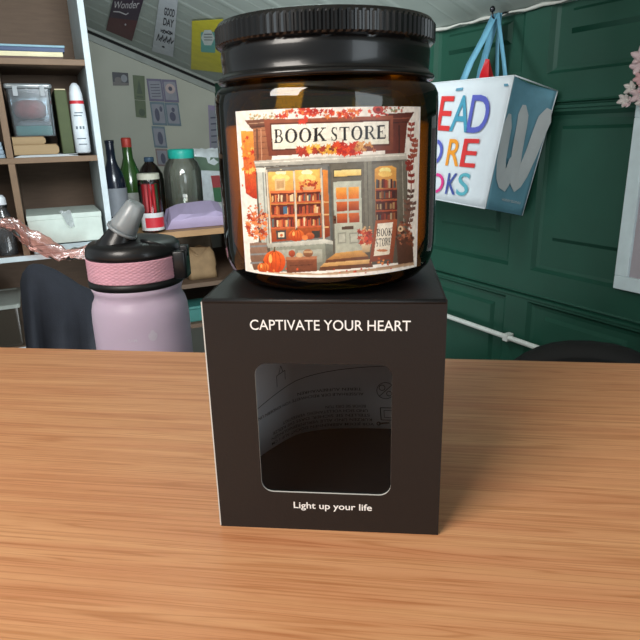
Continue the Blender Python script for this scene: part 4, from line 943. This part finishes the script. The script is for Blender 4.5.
crumple('paper_bag', 'tan folded paper bag on the shelf under the counter, nearest its edge', x_(204), WO+.13, zs+.001, .10, .09, 27*hk, kraft[0], 3, 'paper bags under the counter')
crumple('paper_bag', 'grey brown flattened paper bag lying behind the tan one under the counter', x_(206), WO+.27, zs+.001, .14, .12, 40*hk, kraft[2], 9, 'paper bags under the counter')
crumple('paper_bag', 'dark brown crumpled paper bag under the counter behind the water bottle', x_(176), WO+.17, zs+.001, .075, .11, 26*hk, kraft[1], 4, 'paper bags under the counter')
z_l = TABLE_Z-.485-TABLE_Z
o = thing('teal_tub', 'dull teal tub low under the counter between bottle and carton', 'tub', bloc(bp(197, 330, WO+.1)[0], WO+.11, z_l+.001), BA)
hz = bp(197, 307, WO+.05)[1]-z_l
mb = MB(); shell(mb, -.05, .05, -.05, .05, 0, hz-.012, .012, .003, .08); mb.build('body', mat('teal_plastic', (60, 122, 116), .5), o); mb = MB(); mb.rbox(-.053, .053, -.053, .053, hz-.0115, hz, r=.012); mb.build('lid', mat('teal_plastic', (60, 122, 116)), o)

# ------------------------------------------------------------------ hook, tote bag, frame, flowers, pipe on the green wall
def gat(px, py, off): x, z = GR.at(px, py, off); return Vector((x, off, z))
GA = GR.ang
TRc, BRc = gat(514, 75.5, -.12), gat(485, 208.5, -.12)
BTR, BBR = gat(557.5, 91, -.01), gat(522, 215.5, -.01)
wbag = .30; dirw = (TRc-BRc).normalized(); acr = Vector((-dirw.z, 0, dirw.x)); acr = acr if acr.x < 0 else -acr
tl_ = (gat(440, 82.5, -.12)-TRc).normalized(); bl_ = (gat(437, 199.5, -.12)-BRc).normalized(); TLc, BLc = TRc+tl_*wbag, BRc+bl_*(wbag-.006); BTL, BBL = BTR+tl_*wbag, BBR+bl_*(wbag-.006)
TLc.y = BLc.y = -.12; BTL.y = BBL.y = -.01
HK = gat(498, 12, -.035)
bag = thing('tote_bag', 'white and blue shopping tote with colourful lettering hanging on the green wall', 'bag', CORNER+GR.X*BRc.x+GR.Y*-.06+Vector((0, 0, BBR.z)), GA)
bo = Vector((BRc.x, -.06, BBR.z))
def bil(a, b, c, d): return lambda u, v: a*(1-u)*(1-v)+b*u*(1-v)+c*u*v+d*(1-u)*v
FR = bil(BLc, BRc, TRc, TLc); SD = bil(BRc, BBR, BTR, TRc); BKf = bil(BBR, BBL, BTL, BTR); SL = bil(BBL, BLc, TLc, BTL)
def bsheet(name, fn, m, amp=.0015, nrm=Vector((0, -1, 0)), side=False):
    n1, n2 = 14, 12; rows = []
    for i in range(n1+1):
        u = i/n1; rr = []
        for j in range(n2+1):
            v = j/n2; e = math.sin(math.pi*min(1, max(0, u)))*math.sin(math.pi*v)
            d = amp*e*(math.sin(u*9+v*5)+.6*math.sin(v*13-u*4)); 
            if side: d -= .014*math.sin(math.pi*u)*(v**.8)*.9
            rr.append(tuple(fn(u, v)+nrm*d-bo))
        rows.append(rr)
    return MB().loft(rows, 0, False, True).build(name, m, bag, solid=.0012, fix=False)
whitebag = mat('white_woven_plastic', (206, 214, 219), .45, vary=.03, bump=.25, bscale=60); bluebag = mat('blue_woven_plastic', (112, 164, 184), .5, vary=.08, bump=.3, bscale=50)
bsheet('front_panel', FR, whitebag, .0012); bsheet('gusset', SD, bluebag, .002, Vector((1, 0, 0)), True); bsheet('back_panel', BKf, whitebag); bsheet('gusset', SL, bluebag, .002, Vector((-1, 0, 0)), True)
mb = MB(); mb.add([BLc-bo, BRc-bo, BBR-bo, BBL-bo], [(0, 1, 2, 3)]); mb.build('bottom_panel', mat('grey_blue_base', (70, 76, 84), .7), bag, solid=.001, fix=False)
mb = MB()
for a, b in ((TRc, BRc), (BTR, BBR), (TRc, TLc), (TRc+Vector((-.0, .002, 0)), BTR), (BRc, BLc)): mb.tube([a-bo, (a+b)/2-bo, b-bo], .0014, 6)
mb.build('piping', whitebag, bag)
cols = dict(r=(204, 52, 52), t=(70, 146, 172), v=(84, 92, 176), o=(224, 146, 44), m=(206, 52, 128), n=(66, 80, 150), s=(86, 164, 178))
cm = {k_: mat('print_'+n_, cols[k_], .5, vary=.02) for k_, n_ in zip('rtvomns', ('red', 'teal', 'violet', 'orange', 'magenta', 'indigo', 'sea'))}
def bag_pt(px, py): return gat(px, py, -.12)-bo
def invFR(px, py):
    P = gat(px, py, -.12); ex, ez = (BRc-BLc), (TLc-BLc); d = P-BLc; det = ex.x*ez.z-ex.z*ez.x
    return ((d.x*ez.z-d.z*ez.x)/det, (ex.x*d.z-ex.z*d.x)/det)
mb = MB()
rows_t = [('READ', ['n', 'r', 't', 'v'], [(418, 434), (437, 449.5), (449.5, 467.5), (466, 485)], [(0, 0)]*0, (131, 96)), ('MORE', ['t', 'v', 'o', 'r'], [(402, 424), (425, 441.5), (446, 459), (460, 475)], 0, (165, 139)), ('BOOKS', ['r', 'o', 'm', 'n', 's'], [(398, 412), (413, 427), (428, 443), (446, 456), (456.5, 468)], 0, (193, 173))]
for s_, cc, xs, _, (pb_, pt_) in rows_t:
    for c_, k_, (a, b) in zip(s_, cc, xs):
        u0, v0 = invFR(a, pb_+(a-440)*.10); u1, v1 = invFR(b, pb_+(b-440)*.10); u2, v2 = invFR((a+b)/2+6, pt_)
        hv = v2-(v0+v1)/2
        v, f, w = text2d(c_, .008)
        mb.add([tuple(FR(u0+(u1-u0)*p[0]/w, v0+(v1-v0)*p[0]/w+hv*p[1])+Vector((0, -.0036, 0))-bo) for p in v], f, 'rtvomns'.index(k_))
mb.build('lettering', [cm[k_] for k_ in 'rtvomns'], bag, fix=False)
# big pale brush W on the gusset
def thick(pts, w, fn, m, mb):
    """round-ended band along a smooth path in panel coordinates"""
    L2 = []
    for i in range(len(pts)-1):
        for q in range(6): L2.append(extend(pts[i], pts[i+1], q/6))
    L2.append(pts[-1]); A1, A2 = [], []
    for i, p in enumerate(L2):
        a, b = L2[max(0, i-1)], L2[min(len(L2)-1, i+1)]; dx, dy = b[0]-a[0], (b[1]-a[1])*2; l = math.hypot(dx, dy) or 1; e = min(1, .35+min(i, len(L2)-1-i)*.22); ww = w*e
        A1.append(fn(p[0]-dy/l*ww, p[1]+dx/l*ww/2)); A2.append(fn(p[0]+dy/l*ww, p[1]-dx/l*ww/2))
    mb.loft([A1, A2], m, False, False)
def SDp(u, v): return tuple(SD(u, v)+Vector((1, 0, 0))*(.0032-.0126*math.sin(math.pi*u)*(max(v, 0)**.8)+.0006)-bo)
mb = MB(); pale = mat('pale_brush_print', (206, 212, 214), .5, vary=.05)
thick([(.08, .74), (.10, .56), (.12, .40), (.20, .28), (.32, .22), (.42, .34), (.48, .48)], .125, SDp, 0, mb)
thick([(.42, .84), (.46, .70), (.48, .50), (.52, .34), (.62, .24), (.72, .34), (.80, .50), (.86, .70), (.92, .86)], .125, SDp, 0, mb)
put_text(mb, 'waterstones', lambda u, v: SDp(.34+.5*u, .09+.03*v), 0)
mb.build('emblem', pale, bag, fix=False)
# handles
strap = mat('sky_blue_webbing', (104, 164, 190), .6, vary=.08, bump=.4, bscale=300)
def band(mb, path, w, wd=Vector((1, 0, 0)), thk=.0012):
    rows = [[p-wd*w/2-bo, p+wd*w/2-bo, p+wd*w/2+Vector((0, thk, 0))-bo, p-wd*w/2+Vector((0, thk, 0))-bo] for p in path]; mb.loft(rows, 0, True, True, True)
top = HK+Vector((0, 0, -.002))
for name_, yy, pa_, pb_ in (('handle', -.1235, (459, 84), (506.5, 79)), ('handle', -.014, (476, 84), (497, 84))):
    a, b = gat(*pa_, yy), gat(*pb_, yy); a.z -= .012; b.z -= .012; mb = MB(); oy = Vector((0, -.003 if yy < -.1 else .004, 0))
    if yy > -.1: a.z -= .02; b.z -= .02
    band(mb, [a, a*.66+top*.34+Vector((-.005, 0, .004)), a*.33+top*.67+Vector((-.003, 0, .003)), top+Vector((-.005, 0, 0))+oy], .019)
    band(mb, [top+Vector((.002, 0, 0))+oy, b*.33+top*.67, b*.66+top*.34+Vector((.001, 0, 0)), b], .009); mb.build(name_, strap, bag)
hk = thing('wall_hook', 'small dark metal hook at the top of the green wall above the tote', 'hook', CORNER+GR.X*HK.x+GR.Y*(-.012)+Vector((0, 0, HK.z-.01)), GA)
hm = mat('dark_chrome', (60, 60, 64), .25, .9)
MB().tube([(0, .011, .012), (0, -.006, .010), (0, -.02, .004), (0, -.028, -.004), (0, -.036, .0), (0, -.038, .008)], .0018, 10).build('shaft', hm, hk)
mb = MB(); mb.lathe([(.0005, -.006), (.004, -.004), (.0055, 0), (.004, .004), (.0005, .006)], 16); o = mb.build('ball_end', hm, hk, (0, -.038, .014))
# red parcel in the bag
pr = gat(487, 75, -.07); o = thing('red_ribbon_bow', 'red glossy wrapping point sticking up out of the tote bag', 'wrapping', CORNER+GR.X*pr.x+GR.Y*-.07+Vector((0, 0, pr.z-.03)), GA)
mb = MB(); mb.add([(-.016, -.012, 0), (.016, -.010, 0), (.018, .012, 0), (-.014, .012, 0), (-.010, -.008, .035), (.010, -.006, .032), (.008, .008, .03), (-.012, .008, .036), (-.006, 0, .060), (.002, .002, .058)],
    [(0, 1, 5, 4), (1, 2, 6, 5), (2, 3, 7, 6), (3, 0, 4, 7), (4, 5, 9, 8), (5, 6, 9), (6, 7, 8, 9), (7, 4, 8), (3, 2, 1, 0)]); mb.build('wrapping', mat('red_gloss', (196, 24, 34), .3, coat=.4), o)

# white framed picture at the right
fa, fb = gat(639, 121, -.018), gat(612.5, 288, -.018); zt2 = fa.z+.03; xl = fb.x; fwid, fh = .30, zt2-fb.z
pf = thing('picture_frame', 'white framed picture hanging on the green wall below the blossoms', 'picture', CORNER+GR.X*xl+GR.Y*(-.018)+Vector((0, 0, fb.z)), GA)
wfm = mat('white_frame_paint', (206, 222, 226), .4); bw = .024
for nm, b_ in (('frame_rail', (0, fwid, 0, .016, 0, bw)), ('frame_rail', (0, fwid, 0, .016, fh-bw, fh)), ('frame_rail', (0, bw, 0, .016, bw, fh-bw)), ('frame_rail', (fwid-bw, fwid, 0, .016, bw, fh-bw))):
    MB().box(*b_).build(nm, wfm, pf, bevel=.0015)
MB().box(bw, fwid-bw, .007, .014, bw, fh-bw).build('picture', mat('pale_mauve_print', (168, 160, 166), .5, vary=.05, scale=8), pf)
# blossoms
bl0 = gat(634, 80, -.05)
fl = thing('blossom_spray', 'spray of artificial pale pink blossoms on a brown twig hanging by the frame', 'flowers', CORNER+GR.X*bl0.x+GR.Y*-.05+Vector((0, 0, bl0.z)), GA)
tw = mat('twig', (70, 54, 40), .8)
def gl(px, py, d=0): return gat(px, py, -.05+d)-bl0
MB().tube([gl(664, 62, .045), gl(648, 70), gl(640, 82), gl(632, 92), gl(620, 100)], .0016, 8).build('twig', tw, fl)
MB().tube([gl(640, 82), gl(634, 86), gl(628, 88)], .0012, 8).build('twig', tw, fl)
MB().tube([gl(648, 70), gl(641, 66), gl(637, 62)], .0012, 8).build('twig', tw, fl)
random.seed(5)
pinks = [mat('blush_petal', (206, 184, 186), .6, vary=.06), mat('rose_petal', (200, 160, 162), .6), mat('ivory_petal', (204, 196, 192), .6)]
for (px_, py_, rp_, c_) in ((638, 56, 8.5, 0), (636, 66, 8, 0), (637, 78.5, 6, 1), (628, 88, 6.5, 2), (621.5, 100, 6.5, 2), (626, 102.5, 5.5, 0), (636, 95, 8, 0), (641, 102, 7, 2), (642, 88, 6, 1)):
    c = gl(px_+3, py_, -.004); rr = rp_*.0016; rot = Matrix.Rotation(random.uniform(0, 6), 3, 'Y') @ Matrix.Rotation(random.uniform(-.5, .5), 3, 'X')
    mb = MB()
    for k_ in range(5):
        M2 = rot @ Matrix.Rotation(2*math.pi*k_/5, 3, 'Y'); rows = []
        for i in range(6):
            q = i/5; wd = .42*math.sin(math.pi*min(1, q*.8+.12))**.8
            rows.append([tuple(c+M2@Vector((wd*rr*v, -rr*(.15+.45*q*q)+rr*.25*v*v, rr*q))) for v in (-1, -.5, 0, .5, 1)])
        mb.loft(rows, 0, False, True)
    mb.lathe([(.0003, -.002), (rr*.16, 0), (.0003, .002)], 8, c=(0, 0)) if False else None
    bsm = mb.build('blossom', pinks[c_], fl, solid=.0006, fix=False)
# pipe
pz = gat(447, 316, -.014).z
pi_ = thing('wall_pipe', 'thin white pipe clipped low along the dark green wall', 'pipe', CORNER+GR.Y*-.014+Vector((0, 0, pz)), GA)
wpm = mat('white_pipe', (206, 212, 206), .4)
MB().tube([(.3, 0, 0), (1.4, 0, 0), (2.6, 0, 0)], .0058, 14).build('tube', wpm, pi_)
jx = gat(507, 337, -.014).x
for x in (jx-.42, jx, jx+.42): MB().box(x-.007, x+.007, -.008, .0135, -.0085, .0085).build('clip', wpm, pi_, bevel=.002)

# ------------------------------------------------------------------ office chair behind the desk
fab = mat('black_mesh_fabric', (14, 15, 14), .8)
ocp = CAM+ray(592, 343)*((.72+.1851)/ray(592, 343).y)
oc = thing('office_chair', 'black office chair with rounded backrest beyond the right end of the desk', 'chair', (ocp.x, ocp.y, -TABLE_Z), R(-18))
bt = ocp.z+TABLE_Z
mb = MB(); rows = []
for y, e in ((-.02, .93), (-.012, 1), (.012, 1), (.02, .93)):
    rows.append([(.185*e*math.copysign(abs(math.cos(a))**.85, math.cos(a)), y+.02*(math.cos(a)**2), bt-.27+.27*e*math.copysign(abs(math.sin(a))**.9, math.sin(a))) for a in np.linspace(0, 2*math.pi, 49)[:-1]])
mb.loft(rows, 0, True, True, True); mb.build('backrest', fab, oc)
mb = MB(); mb.tube([(0, .02, bt-.42), (0, .03, bt-.56), (0, -.02, .40)], .02, 10); mb.build('back_stem', chm, oc)
MB().rbox(-.2, .2, -.40, .0, .40, .46, r=.06).build('seat', fab, oc); MB().tube([(0, -.2, .09), (0, -.2, .41)], .025, 14).build('gas_lift', chm, oc)
for k_ in range(5):
    a = 2*math.pi*k_/5; e = (.25*math.cos(a), -.2+.25*math.sin(a)); lg_ = MB().tube([(0, -.2, .10), (e[0], e[1], .065)], [.022, .014], 8).build('leg', chm, oc)
    MB().lathe([(.012, -.012), (.024, -.009), (.024, .009), (.012, .012)], 16, cap0=True, cap1=True).build('castor', chm, lg_, (e[0], e[1], .026)).rotation_euler = (R(90), 0, a)

# ------------------------------------------------------------------ water bottle on a low stool beyond the desk
BY = .325
def yz(px, py, Y=BY):
    d = ray(px, py); return CAM+d*((Y-CAM.y)/d.y)
cb = yz(144.5, 330); bx = cb.x; rb = (yz(190.5, 305).x-yz(91.5, 305).x)/2*.95
zsh = yz(141, 292).z; zb_ = zsh-.20
st = thing('low_stool', 'small dark stool hidden behind the desk under the water bottle', 'stool', (bx, BY, -TABLE_Z))
hh_ = TABLE_Z+zb_
MB().rbox(-.14, .14, -.085, .14, hh_-.025, hh_, r=.02).build('seat', chm, st)
for ax in (-.115, .115):
    for ay in (-.06, .115): MB().box(ax-.013, ax+.013, ay-.013, ay+.013, 0, hh_-.025).build('leg', chm, st, bevel=.002)
wb = thing('water_bottle', 'frosted lilac water bottle with pink sleeve, black lid and clear straw cover', 'water bottle', (bx, BY, zb_), R(0))
q = zsh-zb_
fl_m = mat('frosted_lilac', (212, 192, 214), .38, vary=.03)
fl_m.node_tree.nodes['Principled BSDF'].inputs['Subsurface Weight'].default_value = .25; fl_m.node_tree.nodes['Principled BSDF'].inputs['Subsurface Radius'].default_value = (.02, .015, .02)
zz = lambda py: yz(141, py).z-zb_
MB().lathe([(rb*.90, 0), (rb*.97, .004), (rb, .012), (rb, q-.022), (rb*.985, q-.012), (rb*.95, q-.006), (rb*.90, q-.002), (rb*.885, q+.001), (rb*.90, q+.004), (rb*.945, q+.009), (rb*.90, q+.010)], 72, cap0=True).build('body', fl_m, wb)
bk = mat('black_rubber', (20, 20, 22), .45)
MB().lathe([(rb*.90, q+.008), (rb*.955, q+.0095), (rb*.97, q+.012), (rb*.965, q+.015), (rb*.90, q+.016)], 72).build('seal_ring', bk, wb)
pk = mat('pink_silicone', (230, 174, 192), .55)
z0_, z1_ = q+.0155, q+.0342; mb = MB(); n_ = 240; rows = []
for i in range(25):
    v = i/24; z = z0_+(z1_-z0_)*v; rows.append([((rb*.945+.0007*max(0, math.sin(v*2*math.pi*7+(math.pi if math.sin(j*2*math.pi/n_*42) > 0 else 0))))*math.cos(2*math.pi*j/n_), (rb*.945+.0007*max(0, math.sin(v*2*math.pi*7+(math.pi if math.sin(j*2*math.pi/n_*42) > 0 else 0))))*math.sin(2*math.pi*j/n_), z) for j in range(n_)])
mb.loft(rows, 0, True, True); mb.lathe([(rb*.80, z0_), (rb*.945, z0_)], n_); mb.lathe([(rb*.945, z1_), (rb*.80, z1_)], n_); mb.build('grip_sleeve', pk, wb)
blk = mat('black_gloss_plastic', (22, 22, 24), .35, coat=.2)
lid_h = z1_
MB().lathe([(rb*.80, lid_h-.001), (rb*.945, lid_h), (rb*.955, lid_h+.003), (rb*.94, lid_h+.008), (rb*.87, lid_h+.0115), (rb*.70, lid_h+.0135), (rb*.35, lid_h+.0155), (.0005, lid_h+.016)], 72).build('lid', blk, wb)
lw = lambda px, py, dy=0: yz(px, py, BY+dy)-Vector((bx, BY, zb_))
# raised spout leaning back with a clear cover over its tip
a, b = lw(117, 252, -.014), lw(127.5, 222, -.016)
MB().tube([a+Vector((0, 0, -.004)), a, a*.6+b*.4, a*.3+b*.7, b], [.021, .0185, .0135, .0105, .0070], 20).build('spout', blk, wb)
sil = film('clear_silicone', (236, 240, 242), .08, .3, tint_mix=.42, body=(226, 238, 246))
cc_ = [lw(124.3, 229.5, -.016), lw(126.8, 225, -.016), lw(131.8, 216, -.016), lw(137.6, 205.5, -.016), lw(138.8, 203, -.016)]
MB().tube(cc_, [.0118, .0112, .0095, .0082, .0062], 24).build('straw_cover', sil, wb)
MB().tube([lw(123.2, 231.5, -.016), lw(124.5, 229, -.016)], [.0128, .0128], 24).build('cover_rim', sil, wb)
MB().tube([lw(143, 240, -.02), lw(152, 242, -.022), lw(164, 246, -.02), lw(174, 252, -.012), lw(181, 257, 0)], [.0018, .0022, .0024, .0026, .0026], 10, flat=.7).build('strap', blk, wb)
MB().tube([lw(136, 236, .02), lw(152, 240, .022), lw(168, 246, .018), lw(181, 253, .006)], .0018, 10).build('strap', blk, wb)
p = lw(182.5, 262, -.006); mb = MB(); mb.rbox(-.0062, .0062, -.010, .010, -.013, .011, r=.003); mb.build('hinge', blk, wb, p)
p = lw(185.5, 248.5, -.006); MB().rbox(-.0035, .0035, -.004, .004, -.006, .003, r=.0015).build('latch', blk, wb, p)
# faint measuring marks and drop emblem
mk = mat('pale_grey_print', (216, 204, 220), .5)
mb = MB()
def cylp(ang, z): return ((rb+.0002)*math.sin(ang), -(rb+.0002)*math.cos(ang), z)
zc = zz(338)+.0145
mb.add([cylp(R(27)+.10*math.sin(a)*(1 if math.cos(a) < .3 else .6)*.9, zc+.0048*math.cos(a)) for a in np.linspace(0, 2*math.pi, 20)[:-1]], [tuple(range(19))])
v, f, w = text2d('8AM', .01); mb.add([cylp(R(-1)+R(10)*p_[0]/w, zc-.004+.003*p_[1]) for p_ in v], f)
mb.build('printed_mark', mk, wb, fix=False)
wb.rotation_euler.y = R(-.3)

# ------------------------------------------------------------------ LIGHT
def area(name, loc, target, size, power, col, sy_=None):
    l = bpy.data.lights.new(name, 'AREA'); l.shape = 'RECTANGLE' if sy_ else 'SQUARE'; l.size = size
    if sy_: l.size_y = sy_
    l.energy = power; l.color = col; o = bpy.data.objects.new(name, l); COL.objects.link(o); o.location = loc
    o.rotation_euler = (Vector(target)-Vector(loc)).to_track_quat('-Z', 'Y').to_euler(); return o
area('key_ceiling_lamp', (-.46, -.46, .60), (.02, .05, .0), .42, 8.2, (1, .93, .85))  # key light, standing for a ceiling lamp behind the camera to the left
area('back_wall_fill', (-.18, .72, .50), (-.75, 2.3, .12), .4, 11.0, (.90, .97, 1.0))  # fill added to brighten the cream wall and shelves, no fixture there
area('uplight_fill', (-.25, 1.05, -.50), (-.55, 1.7, .6), .5, 4.0, (.92, .98, 1.0))  # unseen upward fill below the desk edge, added to lift the ceiling
area('cool_front_fill', (.95, -1.0, .30), (.6, 1.2, .0), .8, 6.0, (.84, .94, 1.0))  # broad cool fill added behind the camera, no window stands there
wd = bpy.data.worlds.new('world'); SC.world = wd; wd.use_nodes = True; bgd = wd.node_tree.nodes['Background']; bgd.inputs[0].default_value = (.78, .88, .92, 1); bgd.inputs[1].default_value = .42

for o in list(COL.objects):
    if o.parent is None: o.location.z += TABLE_Z
SC.view_settings.view_transform = 'Standard'; SC.view_settings.look = 'None'; SC.view_settings.exposure = 0.0; SC.view_settings.gamma = 1
SC.view_settings.use_curve_mapping = False
